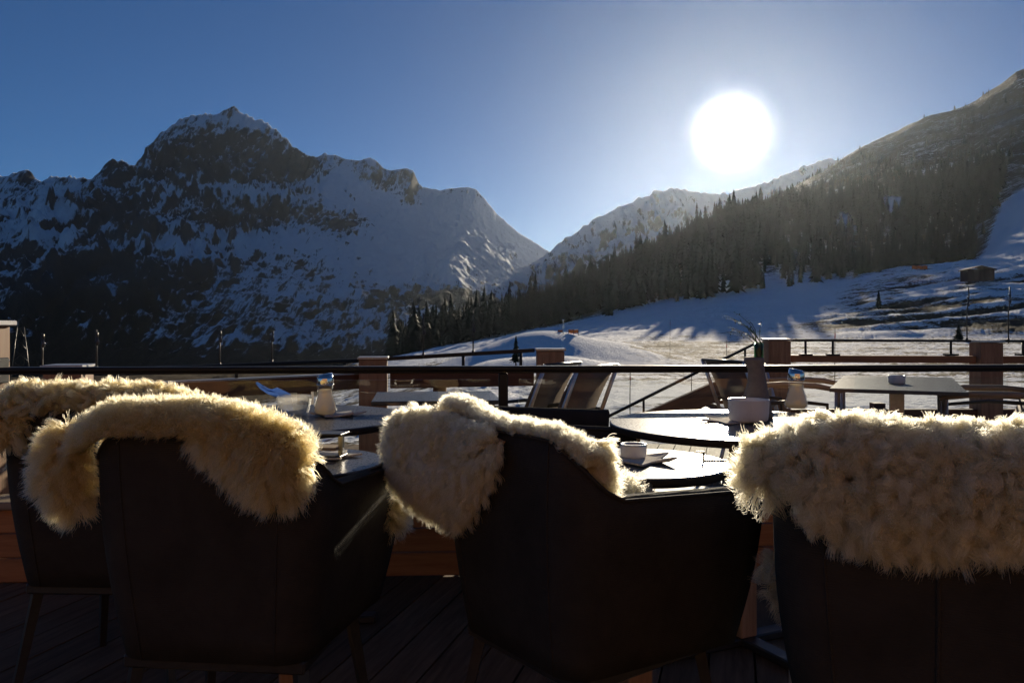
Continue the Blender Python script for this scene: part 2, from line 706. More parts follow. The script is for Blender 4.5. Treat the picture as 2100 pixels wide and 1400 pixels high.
# snow cover: high on the field, patchy on the slope right of the piste, thin under the forest and on the far flank
snow = np.full_like(U, .62)
snow = np.where(D < 140, .545 + .12 * np.exp(-((D - 31) / 6.0) ** 2) - .10 * np.exp(-((D - 100) / 30) ** 2) * smooth(900, 1150, U) * (1 - smooth(1400, 1550, U)), snow)
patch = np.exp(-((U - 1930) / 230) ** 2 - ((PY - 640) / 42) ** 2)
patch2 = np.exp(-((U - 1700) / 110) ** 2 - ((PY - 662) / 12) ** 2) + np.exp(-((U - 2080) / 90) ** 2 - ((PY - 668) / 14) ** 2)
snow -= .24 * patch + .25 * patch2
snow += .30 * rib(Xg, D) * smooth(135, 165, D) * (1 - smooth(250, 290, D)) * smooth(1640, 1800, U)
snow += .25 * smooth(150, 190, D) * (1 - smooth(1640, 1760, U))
fl = smooth(285, 330, D)
snow = np.where(D > 285, snow * (1 - fl) + fl * (.42 + .08 * fbm(Xg * .01, D * .01, 3)), snow)
pist = smooth(2000, 2030, U + (PY - 540) * .35) * smooth(240, 300, D) * (1 - smooth(470, 520, D))
snow -= .9 * (1 - smooth(640, 800, U)) * smooth(90, 150, D)  # left valley stripped to dark woodland tones, painting in the ridge's shade too
snow = snow * (1 - pist) + .95 * pist
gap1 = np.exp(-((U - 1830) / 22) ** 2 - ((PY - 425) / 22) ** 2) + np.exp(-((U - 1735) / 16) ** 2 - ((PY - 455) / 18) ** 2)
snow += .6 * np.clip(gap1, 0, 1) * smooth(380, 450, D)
snow -= .04 * smooth(640, 760, D)
farA = smooth(300, 600, D)
# the mound is clean snow
snow += .4 * smooth(44, 50, D) * (1 - smooth(75, 95, D)) * np.exp(-((Xg - 1) / 8) ** 4)
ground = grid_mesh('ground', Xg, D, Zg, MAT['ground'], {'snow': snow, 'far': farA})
tag(ground, 'snowy meadow with dry grass rising to a wooded slope', None)

# wide valley floor that carries on behind everything
b = NB('valley_floor')
v = b.coord('Object')
col = b.mix(b.ramp(b.noise(v, .004, 6), [(.4, (0, 0, 0)), (.6, (1, 1, 1))]), (.02, .024, .016), (.04, .045, .035))  # dark forest tones, with the valley's shade put into the colour
b.pbr(col, .9)
vf = MB()
vf.add([(-8000, -3000, -140), (8000, -3000, -140), (8000, 9000, -140), (-8000, 9000, -140)], [(0, 1, 2, 3)])
vfo = vf.build('valley_floor', b.m)
tag(vfo, 'dark valley floor between the mountains', kind='structure')


# ------------------------------------------------------------------ mountains
def mountain(name, label, Yr, sil, x0, x1, nx, front, nv, back, base, seed, blobs, prof, amp, wood_y, calm_u=9000, calm_a=.7, near=1.0, mat='mount'):
    su = np.array([p[0] for p in sil], float)
    sy = np.array([p[1] for p in sil], float)
    xs = np.linspace(x0, x1, nx)
    vs = np.concatenate([-np.linspace(1, 0, 26)[:-1] ** 1.5 * back / front, np.linspace(0, 1, nv)])
    Xm, V = np.meshgrid(xs, vs)
    Ym = Yr - V * front
    zr = CAMZ + (HZ - np.interp(1050 + F * xs / Yr, su, sy)) / F * Yr
    zr = zr[None, :]
    # a smoothed ridge takes over down the slope so that teeth fade into the flank
    k = max(3, nx // 28)
    ker = np.hanning(2 * k + 1)
    ker /= ker.sum()
    zs = np.convolve(np.pad(zr[0], k, mode='edge'), ker, mode='valid')[None, :]
    Vp = np.clip(V, 0, 1)
    wr = np.exp(-(Vp / .10) ** 2)
    top = zr * wr + zs * (1 - wr)
    P = np.interp(Vp, prof[0], prof[1])
    Z = base + (top - base) * P
    Z = np.where(V < 0, top + (V * front) * .9, Z)
    xx, yy = Xm * .001, Ym * .001
    n = ridged(xx * 2.4 + seed, yy * 1.5 + seed, 6) - .9
    gul = ridged(xx * 7.5 + .8 * fbm(xx * 2, yy * 2, 3) + seed, yy * 1.6, 5) - .9
    fine = fbm(xx * 22, yy * 22 + seed, 5)
    w_ = smooth(0.015, .16, V) * (1 - .65 * smooth(.55, 1, V))
    calm = 1 - calm_a * smooth(calm_u, calm_u + 90, 1050 + F * Xm / Yr)
    dz = amp * calm * ((n - .25) * .9 + (gul - .2) * .7 + fine * .25)
    Z = Z + dz * w_ + (fine * .10 + .15 * fbm(xx * 55, yy * 8 + seed, 3)) * amp * smooth(-.02, .01, V) * calm
    # terraces: cliff bands
    st = 120.0
    q = Z / st + .5 * fbm(xx * 1.3 + 4, yy * 1.3, 3)
    fr = q - np.floor(q)
    Z = Z + (smooth(.25, .75, fr) - fr) * st * .12 * w_ * calm
    # snow cover from the lie of the slope
    gy, gx = np.gradient(Z)
    dy_ = np.gradient(Ym, axis=0)
    dx_ = np.gradient(Xm, axis=1)
    slope = np.hypot(gy / dy_, gx / dx_)
    cov = .84 - .27 * slope + .12 * n
    pu = 1050 + F * Xm / Ym
    pv = HZ - (Z - CAMZ) * F / Ym
    for (bx, by, rx, ry, am) in blobs:
        cov = cov + am * np.exp(-((pu - bx) / rx) ** 2 - ((pv - by) / ry) ** 2)
    wood = smooth(wood_y - 70, wood_y + 60, pv + 40 * fbm(xx * 3, yy * 3 + 2, 4))
    cov = cov + .06 - .27 * wood - .35 * smooth(680, 740, pv)
    o = grid_mesh(name, Xm * near, Ym * near, CAMZ + (Z - CAMZ) * near, MAT[mat], {'snow': cov, 'wood': np.clip(wood, 0, 1)})
    tag(o, label)
    return o


silA = [(-900, 470), (-500, 420), (-200, 380), (0, 362), (40, 352), (60, 350), (80, 372), (110, 361), (150, 365), (205, 368), (214, 342), (230, 327), (248, 329), (266, 340), (284, 341), (298, 335), (304, 305), (320, 285), (345, 262), (378, 240), (400, 236), (440, 233), (458, 226), (475, 219), (492, 229), (510, 238), (540, 250), (572, 272), (600, 302), (640, 321), (668, 315), (690, 318), (705, 326), (740, 330), (758, 323), (772, 330), (785, 345), (800, 350), (832, 345), (848, 350), (858, 376), (868, 384), (900, 391), (930, 386), (960, 384), (975, 388), (992, 406), (1020, 440), (1060, 475), (1100, 500), (1125, 516), (1160, 548), (1220, 575), (1300, 620), (1500, 690)]
mountain('rocky_mountain', 'broad rocky peak streaked with shaded snow on the left', 3500, silA, -4100, 700, 760, 2450, 330, 1400, -262, 3.3,
         [(450, 310, 150, 55, -.34), (500, 250, 60, 16, .35), (560, 262, 40, 14, .2), (600, 345, 60, 32, -.35), (810, 375, 55, 26, -.45), (830, 415, 30, 18, -.35), (700, 330, 40, 12, -.1), (690, 375, 60, 20, .3),
          (500, 395, 120, 20, .35), (230, 345, 30, 22, -.4), (120, 440, 110, 40, .35), (60, 362, 40, 12, -.25), (140, 370, 50, 10, -.2), (220, 435, 60, 32, -.5), (320, 470, 60, 22, -.22), (440, 450, 60, 18, -.22), (560, 440, 50, 16, -.25), (700, 455, 70, 24, -.6), (640, 425, 40, 16, -.3),
          (420, 500, 150, 26, .35), (330, 470, 60, 20, .15), (900, 470, 150, 60, .35), (850, 540, 130, 40, .28), (1000, 470, 90, 60, .3), (760, 420, 60, 30, .3), (620, 560, 130, 50, -.15), (300, 560, 200, 50, -.2), (120, 570, 160, 60, -.3), (760, 560, 60, 60, .1), (780, 610, 60, 20, -.3), (930, 610, 60, 16, -.7), (80, 470, 60, 30, .2)],
         ([0, .07, .14, .2, .3, .45, .65, .85, 1], [1, .87, .77, .72, .62, .49, .34, .18, 0]), 78, 600, 640, .72, .55)

silB = [(900, 640), (1000, 600), (1060, 560), (1100, 535), (1125, 517), (1150, 497), (1180, 478), (1220, 450), (1260, 430), (1300, 412), (1340, 395), (1375, 386), (1400, 388), (1450, 398), (1500, 396), (1540, 384), (1590, 368), (1640, 344), (1690, 327), (1725, 325), (1800, 300), (2000, 250), (2400, 200)]
mountain('hazy_mountain', 'pale hazy snow ridge below the sun behind the forest', 2600, silB, -250, 2200, 380, 1250, 150, 900, -212, 8.1,
         [(1400, 440, 400, 120, .12)], ([0, .1, .3, .6, 1], [1, .90, .68, .4, 0]), 60, 560, near=.66)


# ------------------------------------------------------------------ forest
def conifer_arrays(h, r, tiers, n, seed):
    rg = np.random.default_rng(seed)
    V, Fc = [], []
    for k in range(tiers):
        t = k / tiers
        zb = h * (.10 + .88 * t)
        zt = min(h, zb + h * (1.5 / tiers) * (1.1 - .2 * t))
        rr = r * (1 - t) ** .85 + .02 * r
        a0 = rg.random() * 6.28
        o = len(V)
        V.append((rg.normal() * .02 * r, rg.normal() * .02 * r, zt))
        for j in range(n):
            a = a0 + 2 * math.pi * j / n
            q = rr * (.55 if j % 2 else 1.0) * (.75 + .5 * rg.random())
            V.append((q * math.cos(a), q * math.sin(a), zb - (0 if j % 2 else .25 * rr) + .1 * rr * rg.normal()))
        for j in range(n):
            Fc.append((o, o + 1 + j, o + 1 + (j + 1) % n))
    return np.array(V), np.array(Fc)


def joined(name, protos, places, mat):
    """places: (x, y, z, scale, turn, proto)"""
    Vs, Fs, o = [], [], 0
    for (x, y, z, s, a, p) in places:
        V, Fc = protos[p]
        ca, sa = math.cos(a), math.sin(a)
        W = np.empty_like(V)
        W[:, 0] = x + s * (V[:, 0] * ca - V[:, 1] * sa)
        W[:, 1] = y + s * (V[:, 0] * sa + V[:, 1] * ca)
        W[:, 2] = z + s * V[:, 2]
        Vs.append(W)
        Fs.append(Fc + o)
        o += len(V)
    V = np.concatenate(Vs).astype(np.float32)
    Fc = np.concatenate(Fs).astype(np.int32)
    me = bpy.data.meshes.new(name)
    me.vertices.add(len(V))
    me.vertices.foreach_set('co', V.reshape(-1))
    me.loops.add(Fc.size)
    me.loops.foreach_set('vertex_index', Fc.reshape(-1))
    me.polygons.add(len(Fc))
    me.polygons.foreach_set('loop_start', np.arange(len(Fc), dtype=np.int32) * 3)
    me.update(calc_edges=True)
    me.materials.append(mat)
    ob = bpy.data.objects.new(name, me)
    C.objects.link(ob)
    return ob


protos_near = [conifer_arrays(1.0, .13 + .03 * (i % 4), 8 + i % 4, 10, 40 + i) for i in range(8)]
protos_far = [conifer_arrays(1.0, .20 + .03 * (i % 3), 5, 8, 60 + i) for i in range(4)]


def forest_places(n, u0, u1, d0, d1, hmin, hmax, test, np_):
    u = rng.uniform(u0, u1, n)
    d = np.sqrt(rng.uniform(d0 * d0, d1 * d1, n))
    z = ground_z(u, d)
    x = (u - 1050) / F * d
    y = HZ - (z - CAMZ) * F / d
    ok = test(u, d, y, x)
    hs = (hmin + (hmax - hmin) * rng.beta(1.6, 2.2, n)) * (.8 + .4 * rng.random(n))
    return [(x[i], d[i], z[i] - .6, hs[i], rng.uniform(0, 6.28), int(rng.integers(np_))) for i in range(n) if ok[i]]


def test_mid(u, d, y, x):
    ok = (u < 1990 - (y - 540) * .45)
    ok &= ~((np.abs(u - 1830) < 22) & (np.abs(y - 428) < 22))
    ok &= ~((np.abs(u - 1735) < 16) & (np.abs(y - 458) < 18))
    ok &= ~((u < 1240) & (d < 330))
    edge = 287 + 14 * np.sin(x * .05) + 8 * np.sin(x * .13 + 1)
    return ok & (d > edge)


pl = forest_places(4300, 800, 2060, 285, 640, 8, 23, test_mid, 8)
pl = [(x, y, z, h * (.62 if (1050 + F * x / y > 1560 and y < 470) else 1.0), a, k) for (x, y, z, h, a, k) in pl]
fo = joined('spruce_forest', protos_near, pl, MAT['needles'])
tag(fo, 'dark spruce forest covering the slope behind the snow field', 'forest', kind='stuff')


def test_far(u, d, y, x):
    dens = np.where(y > 330 + (u - 1700) * -.05, .85, .07)
    return (rng.random(len(u)) < dens) & (u < 2060 - (y - 420) * .2) & (y < 600)


pl = forest_places(3600, 1250, 2300, 640, 1190, 5, 11, test_far, 4)
fo2 = joined('upper_forest', protos_far, pl, MAT['needles'])
tag(fo2, 'sparse spruce wood thinning out up the right mountain flank', 'forest', kind='stuff')

def mesh_of(V, Fc, name, mat):
    me = bpy.data.meshes.new(name)
    me.from_pydata(V.tolist(), [], Fc.tolist())
    me.materials.append(mat)
    return me


crowns = []
for i in range(4):
    V, Fc = conifer_arrays(1.0, .17 + .02 * i, 15, 14, 90 + i)
    crowns.append(mesh_of(V, Fc, 'crown', MAT['needles']))
tm = MB()
tm.tube([(0, 0, -.04), (0, 0, .3), (0, 0, .93)], [.022, .016, .003], 7)
trunk_me = tm.mesh('trunk')
trunk_me.materials.append(MAT['bark'])


def tree(name, label, x, y, z, h, k, group=None, wide=1.0):
    t = thing(name, label, 'tree', (x, y, z), rng.uniform(0, 6.28), group)
    t.scale = (h * wide, h * wide, h)
    inst('crown', crowns[k], t)
    inst('trunk', trunk_me, t)
    return t


for i in range(46):                     # the front edge of the wood, whose tops stand out singly
    u = 850 + 400 * ((i + .5) / 46) + rng.uniform(-5, 5)
    d = rng.uniform(318, 420)
    z = float(ground_z(np.array([u]), np.array([d]))[0])
    h = rng.uniform(13, 20) * (.75 + .25 * (u - 850) / 400)
    tree('spruce_tree', 'tall dark spruce on the front edge of the forest', (u - 1050) / F * d, d, z - .4, h, i % 4, 'spruces along the forest edge')


def ground_at(u, d):
    x = (u - 1050) / F * d
    ua, da = np.array([float(u)]), np.array([float(d)])
    return Vector((x, d, float((ground_z(ua, da) + ground_noise(np.array([x]), da, da, ua))[0])))


p = ground_at(1058, 43)
tree('fir_tree', 'small fir on the snow in front of the white mound', p.x, p.y, at(0, 747, 43).z, (747 - 687) / F * 43, 1, wide=1.25)
p = ground_at(1802, 185)
tree('fir_tree', 'lone young fir on the patchy snow slope', p.x, p.y, p.z - .1, 4.6, 2, wide=1.1)
p = ground_at(1966, 120)
tree('fir_bush', 'low dark fir bush at the foot of the slope beside the rail', p.x, p.y, p.z - .1, 2.6, 3, wide=1.9)

# ------------------------------------------------------------------ hut, fences and mast on the snow
p = ground_at(2004, 215)
p.z = at(2004, 574, 215).z - .3
hut = thing('wooden_hut', 'small brown wooden hut on the snow slope', 'hut', p, -.15)
wl, wd, wh = 6.6, 5.0, 3.0
for i in range(12):
    MB().box((-wl / 2 + i * wl / 12 + .02, -wd / 2, 0), (-wl / 2 + (i + 1) * wl / 12 - .02, -wd / 2 + .15, wh)).build('board', MAT['hut'], hut)
MB().box((-wl / 2, -wd / 2 + .1, 0), (wl / 2, wd / 2, wh)).build('wall', MAT['hut'], hut)
rf = MB()
rf.prism([(-wl / 2 - .4, wh - .25), (0, wh + .75), (wl / 2 + .4, wh - .25), (wl / 2 + .4, wh), (0, wh + 1.0), (-wl / 2 - .4, wh)], -wd / 2 - .4, wd / 2 + .4, Matrix(((1, 0, 0, 0), (0, 0, 1, 0), (0, 1, 0, 0), (0, 0, 0, 1))))
rf.build('roof', MAT['wood_dark'], hut)


def net_fence(u, yb, d, wpx, hpx, label, posts=4):
    c = at(u, yb, d)
    W = wpx / F * d
    H = hpx / F * d
    t = thing('safety_net', label, 'fence', c)
    m = MB()
    n = 10
    for i in range(n):
        x0_, x1_ = -W / 2 + W * i / n, -W / 2 + W * (i + 1) / n
        za, zb_ = .06 * H * math.sin(i * 1.7), .06 * H * math.sin((i + 1) * 1.7)
        m.add([(x0_, 0, .1 * H + za), (x1_, 0, .1 * H + zb_), (x1_, .02, .9 * H + zb_), (x0_, .02, .9 * H + za)], [(0, 1, 2, 3)])
    m.build('net', MAT['orange'], t)
    for i in range(posts):
        x_ = -W / 2 + W * i / (posts - 1)
        MB().tube([(x_, 0, -.3), (x_, 0, H)], .02 + .01 * H, 6).build('post', MAT['leg_metal'], t)
    return t


net_fence(1886, 553, 235, 32, 9, 'orange safety net at the edge of the forest on the slope')
net_fence(1176, 684, 63, 20, 9, 'short orange safety net on top of the white snow mound', 3)
net_fence(1149, 684, 63, 9, 8, 'orange mat beside the silver mast on the mound', 2)
q = at(1155, 692, 62)
mast = thing('mast', 'thin silver mast with a lamp standing on the snow mound', 'mast', q)
MB().tube([(0, 0, -.6), (0, 0, 1.3)], .03, 8).build('pole', MAT['steel'], mast)
MB().lathe([(0, 1.28), (.06, 1.3), (.09, 1.38), (.06, 1.46), (0, 1.48)], 12).build('lamp_head', MAT['chrome'], mast)
MB().box((-.09, -.06, .7), (.09, .06, .95), None, .01).build('control_box', MAT['steel'], mast)

for (u, y0_, y1_, d, lab) in [(1712, 738, 672, 30, 'thin marker pole in the snow behind the far parapet beam'), (1292, 812, 764, 22, 'thin reddish marker pole low in the sunlit snow'), (1490, 742, 698, 34, 'thin dark marker pole between handrail and far post'), (1418, 790, 757, 26, 'short marker pole in the snow behind the diagonal handrail'),
                              (1374, 738, 655, 60, 'faint marker pole in the shaded snow below the sun')]:
    a = at(u, y0_, d)
    g = ground_at(u, d)
    t = thing('marker_pole', lab, 'pole', (a.x, d, g.z - .1))
    hh = at(u, y1_, d).z - g.z + .1
    MB().tube([(0, 0, 0), (0, 0, hh * .5), (.004 * hh, 0, hh)], [.013, .013, .01], 6).build('shaft', MAT['leg_metal'], t)
    MB().tube([(.003 * hh, 0, hh * .86), (.0035 * hh, 0, hh * .93)], .018, 6).build('band', MAT['red'], t)

# lattice pylon far left
q = at(42, 758, 60)
py = thing('lattice_pylon', 'dark lattice pylon behind the wooden corner post', 'pylon', (q.x, q.y, q.z - 2))
for sx in (-1, 1):
    MB().tube([(sx * .9, 0, 0), (sx * .25, 0, 5.2)], .035, 6).build('leg', MAT['rail'], py)
for i in range(6):
    za, zb = i * 5.2 / 6, (i + 1) * 5.2 / 6
    wa, wb = .9 - .65 * i / 6, .9 - .65 * (i + 1) / 6
    MB().tube([(-wa, 0, za), (wb, 0, zb)], .018, 5).build('brace', MAT['rail'], py)
    MB().tube([(wa, 0.06, za), (-wb, 0.06, zb)], .018, 5).build('brace', MAT['rail'], py)

# ------------------------------------------------------------------ terrace deck
floor = bpy.data.objects.new('terrace_floor', None)
C.objects.link(floor)
tag(floor, 'dark wooden plank deck of the terrace', kind='structure')
HEAD = math.radians(15.3)
Fd = Vector((math.sin(HEAD), math.cos(HEAD), 0))
Rd = Vector((math.cos(HEAD), -math.sin(HEAD), 0))
PW = .145
Mrot = Matrix.Rotation(-HEAD, 4, 'Z')
for i in range(-40, 56):
    off = i * PW
    bm = bmesh.new()
    bmesh.ops.create_cube(bm, size=1)
    x_off = 0
    for v in bm.verts:
        v.co = Vector((off + (v.co.x) * (PW - .007), 1.0 + v.co.y * 19, -.015 + v.co.z * .03))
    bm.transform(Mrot)
    for co, no in (((0, 7.55, 0), (0, 1, 0)), ((0, -6.2, 0), (0, -1, 0)), ((-4.2, 0, 0), (-1, 0, 0)), ((5.6, 0, 0), (1, 0, 0))):
        r = bmesh.ops.bisect_plane(bm, geom=bm.verts[:] + bm.edges[:] + bm.faces[:], plane_co=co, plane_no=no, clear_outer=True)
        es = [e for e in r['geom_cut'] if isinstance(e, bmesh.types.BMEdge)]
        if es:
            bmesh.ops.edgeloop_fill(bm, edges=es)
    if len(bm.faces) < 5:
        bm.free()
        continue
    bm.transform(Mrot.inverted())
    for v in bm.verts:
        v.co.x -= off
    me = bpy.data.meshes.new('plank')
    bm.to_mesh(me)
    bm.free()
    me.materials.append(MAT['deck'])
    o = inst('plank', me, floor, rot=(0, 0, -HEAD), loc=Rd * off)
    o.location.z += rng.uniform(-.0012, .0012)
# swap grain: plank length runs along local Y
MAT['deck'].node_tree.nodes  # noqa
for nd in MAT['deck'].node_tree.nodes:
    if nd.type == 'MAPPING':
        nd.inputs['Scale'].default_value = (14, 1.1, 14)
MB().box((-4.2, -6.2, -.20), (5.6, 7.5, -.04)).build('joist_layer', MAT['wood_dark'], floor)
for x_ in (-3.8, -1.5, 1, 3.5, 5.3):
    MB().box((x_ - .1, 7.2, -1.8), (x_ + .1, 7.4, -.2)).build('support_post', MAT['wood_y'], floor)

# ------------------------------------------------------------------ wooden front of the inn behind the viewer (seen in the chrome)
inn = thing('inn_front', 'sunlit wooden front of the inn behind the terrace', 'building', (.7, -6.3, 0))
for k in range(22):
    MB().box((-6.5, -.03, .02 + k * .205), (6.5, 0, .02 + k * .205 + .198)).build('board', MAT['wood'], inn)
MB().box((-6.5, -.3, -1.6), (6.5, -.04, 4.6)).build('wall', MAT['wood_dark'], inn)
for x_ in (-4.8, -2.2, 2.6, 5.0):
    f_ = MB()
    for (a_, c_) in (((-.62, 0, .8), (-.54, .05, 2.2)), ((.54, 0, .8), (.62, .05, 2.2)), ((-.54, 0, 2.12), (.54, .05, 2.2)), ((-.54, 0, .8), (.54, .05, .88))):
        f_.box(a_, c_)
    wf = f_.build('window', MAT['wood_pale'], inn, (x_, .002, 0))
    MB().box((-.54, .004, .88), (.54, .012, 2.12)).build('pane', MAT['bulb'], wf)
MB().box((-.5, .002, .02), (.5, .05, 2.15), None, .01).build('door', MAT['wood_dark'], inn)

# ------------------------------------------------------------------ low parapet with glass and handrail in front
RY = 3.62
par = thing('terrace_railing', 'low wooden parapet with glass panels under a thick dark handrail', 'railing', (0, RY - .02, 0), .055)
zr_l, zr_r = CAMZ - (754 - HZ) / F * RY, CAMZ - (754 - HZ) / F * RY
rl, rr_ = -2.26, 3.4
hr = MB()
hr.box((rl, -.030, zr_l - .011), (rr_, .030, zr_l + .010), None, .006)
hr.build('handrail', MAT['rail'], par)
MB().box((rl, -.018, zr_l - .022), (rr_, .018, zr_l - .0115), None, .003).build('under_rail', MAT['rail'], par)
for px in (-700, 1032, 1700 + 460, 2500):
    x_ = (px - 1050) / F * RY
    if -2.2 < x_ < 3.4:
        MB().box((x_ - .021, -.021, .36), (x_ + .021, .021, zr_l - .023), None, .004).build('post', MAT['rail'], par)
MB().box((rl, -.09, .325), (rr_, .09, .36), None, .006).build('ledge', MAT['wood_pale'], par)
nb = 40
bw = (rr_ - rl) / nb
for k in range(3):
    MB().box((rl, -.045, .006 + k * .106), (rr_, -.015, .006 + k * .106 + .101), None, .005).build('board', MAT['larch'], par)
for k in range(6):
    x_ = rl + .2 + k * (rr_ - rl - .4) / 5
    MB().box((x_ - .04, -.012, 0), (x_ + .04, .06, .32)).build('upright', MAT['wood_dark'], par)
for (xa, xb) in ((rl + .05, -.10), (.03, 2.3), (2.37, rr_ - .02)):
    MB().box((xa, -.005, .37), (xb, .005, zr_l - .05)).build('glass_panel', MAT['pane'], par)

# wooden corner post on the left with white cap and bracket
cp = thing('corner_post', 'orange wooden corner post with pale cap at the left edge', 'post', (-2.40, RY, 0))
MB().box((-.16, -.09, 0), (.085, .09, CAMZ + (HZ - 668) / F * RY), None, .006).build('shaft', MAT['wood_y'], cp)
MB().box((-.18, -.11, CAMZ + (HZ - 668) / F * RY + .001), (.105, .11, CAMZ + (HZ - 657) / F * RY), None, .004).build('cap', MAT['ceramic'], cp)
MB().box((.086, -.05, zr_l - .07), (.105, .05, zr_l + .045), None, .004).build('bracket', MAT['rail'], cp)
MB().tube([(.095, -.055, zr_l + .03), (.095, .055, zr_l + .03)], .008, 8).build('bolt', MAT['chrome'], cp)
MB().tube([(.05, -.11, zr_l - .01), (-.3, -.3, zr_l - .16)], .022, 8).build('brace', MAT['rail'], cp)


# ------------------------------------------------------------------ far parapet of the lower terrace
def post(u, yt, d, wpx, label, rz=0.0):
    c = at(u, yt, d)
    W = wpx / F * d / 2
    t = thing('parapet_post', label, 'post', (c.x, d, 0), rz)
    MB().box((-W * .9, -W * .9, 0), (W * .9, W * .9, c.z - .02), None, .006).build('shaft', MAT['wood_y'], t)
    MB().box((-W, -W, c.z - .018), (W, W, c.z), None, .004).build('cap', MAT['cap'], t)
    return t


post(141, 747, 4.6, 80, 'short brown post with pale metal cap behind the leftmost sheepskin', .15)
post(766, 731, 6.1, 62, 'brown parapet post with flat cap behind the glass sugar shaker', .12)
post(1128, 714, 6.3, 62, 'tall brown parapet post right of the two leaning grey chairs')
post(1592, 694, 7.1, 50, 'parapet post right of the vase at the top of the stairs')
post(2022, 698, 7.1, 50, 'parapet post at the right behind the slatted armchair')


def beam(name, a, b_, w, h, mat, parent):
    """a bar with its own local X along its length"""
    a, b_ = Vector(a), Vector(b_)
    L = (b_ - a).length
    m = MB().box((0, -w / 2, -h / 2), (L, w / 2, h / 2), None, min(.006, h * .2))
    o = m.build(name, mat, parent)
    o.location = a
    o.rotation_euler = (b_ - a).to_track_quat('X', 'Z').to_euler()
    return o


lp = thing('side_parapet', 'brown beam parapet with dark upper rail on the left beyond the tables', 'railing')
beam('beam', at(215, 808, 4.75), at(735, 781, 6.08), .06, .115, MAT['wood_dark'], lp)
beam('beam', at(800, 779, 6.12), at(1094, 774, 6.28), .06, .125, MAT['wood_dark'], lp)
beam('cap_board', at(205, 790, 4.75), at(733, 765.5, 6.08), .10, .012, MAT['cap'], lp)
beam('cap_board', at(800, 763, 6.12), at(1094, 757, 6.28), .10, .012, MAT['cap'], lp)
beam('upper_rail', at(230, 760, 4.75), at(760, 738, 6.1), .035, .03, MAT['rail'], lp)
beam('upper_rail', at(762, 737.5, 6.1), at(1096, 718, 6.3), .035, .03, MAT['rail'], lp)
for (u, ya, yb, d) in ((239, 765, 800, 4.8), (485, 753, 778, 5.4), (950, 729, 762, 6.2), (1068, 721, 760, 6.3)):
    a, b_ = at(u, ya, d), at(u, yb, d)
    MB().tube([a, b_], .012, 8).build('baluster', MAT['rail'], lp)
for (u, d) in ((330, 5.0), (620, 5.8), (900, 6.15)):
    a = at(u, 0, d)
    zt = .66
    MB().box((a.x - .05, d + .05, 0), (a.x + .05, d + .13, zt)).build('upright', MAT['wood_dark'], lp)

rp = thing('far_parapet', 'thin dark rail above a brown beam on the right side of the terrace', 'railing')
beam('upper_rail', at(1622, 697.5, 7.1), at(1990, 699, 7.1), .035, .022, MAT['rail'], rp)
beam('upper_rail', at(2052, 699, 7.1), at(2400, 701, 7.1), .035, .022, MAT['rail'], rp)
beam('beam', at(1619, 735, 7.1), at(1997, 737, 7.1), .08, .062, MAT['wood'], rp)
beam('beam', at(2047, 737, 7.1), at(2400, 739, 7.1), .08, .062, MAT['wood'], rp)
beam('lower_beam', at(1619, 850, 7.1), at(2400, 850, 7.1), .08, .10, MAT['wood_dark'], rp)
for u in (1652, 1708, 1950, 2098, 2300):
    a, b_ = at(u, 700, 7.1), at(u, 728, 7.1)
    MB().tube([a, b_], .011, 8).build('baluster', MAT['rail'], rp)
    MB().box((a.x - .05, 7.06, b_.z - .004), (a.x + .05, 7.14, b_.z + .012)).build('foot_plate', MAT['rail'], rp)
for u in (1810, 2200):
    a = at(u, 0, 7.1)
    MB().box((a.x - .05, 7.15, 0), (a.x + .05, 7.25, .42)).build('upright', MAT['wood_dark'], rp)

# stairs going down left from the far post
stw = thing('stair_balustrade', 'diagonal dark handrail over a brown stair stringer descending to the left', 'railing')
beam('handrail', at(1190, 882, 6.6), at(1548, 704, 7.0), .03, .022, MAT['rail'], stw)
beam('stringer', at(1296, 878, 6.7), at(1566, 758, 7.05), .05, .165, MAT['wood_y2'], stw)
for (u, ya, yb, d) in ((1320, 818, 860, 6.75), (1528, 715, 770, 7.0)):
    MB().tube([at(u, ya, d), at(u, yb, d)], .010, 8).build('baluster', MAT['rail'], stw)
for k in range(7):
    t_ = k / 6
    a = at(1330, 895, 6.8).lerp(at(1580, 790, 7.2), t_)
    MB().box((a.x - .13, a.y, a.z - .02), (a.x + .13, a.y + .7, a.z + .015), None, .004).build('tread', MAT['wood_dark'], stw)
MB().tube([at(1306, 874, 6.72), (at(1306, 874, 6.72).x, 6.72, -1.7)], .03, 8).build('foot', MAT['rail'], stw)
MB().tube([at(1196, 882, 6.6), (at(1196, 882, 6.6).x, 6.6, -1.7)], .012, 8).build('baluster', MAT['rail'], stw)


# string-light stakes on the rails
def stake(u, yb, yt, d, yball, label, hook=False):
    a, t_ = at(u, yb, d), at(u, yt, d)
    o = thing('light_stake', label, 'lamp', a, 0, 'lights on thin stakes along the rail')
    H = t_.z - a.z
    zb_ = at(u, yball, d).z - a.z
    if hook:
        pts = [(0, 0, -.02), (0, 0, H * .55), (.012, 0, H * .7), (.018, 0, H * .85), (.012, 0, H)]
    else:
        pts = [(0, 0, -.02), (.002, 0, H * .5), (0, 0, H)]
    MB().tube(pts, .0055, 7).build('rod', MAT['leg_metal'], o)
    MB().lathe([(0, -.018), (.009, -.013), (.012, 0), (.009, .013), (.005, .018), (.005, .028), (0, .03)], 14, (.010, -.006, zb_)).build('bulb', MAT['bulb'], o)
    MB().tube([(.012, -.006, zb_ + .03), (.010, -.004, zb_ + .055), (0.0, 0, zb_ + .06)], [.006, .006, .004], 8).build('socket', MAT['leg_metal'], o)
    MB().tube([(0, 0, -.012), (0, 0, .02)], .010, 8).build('clamp', MAT['leg_metal'], o)


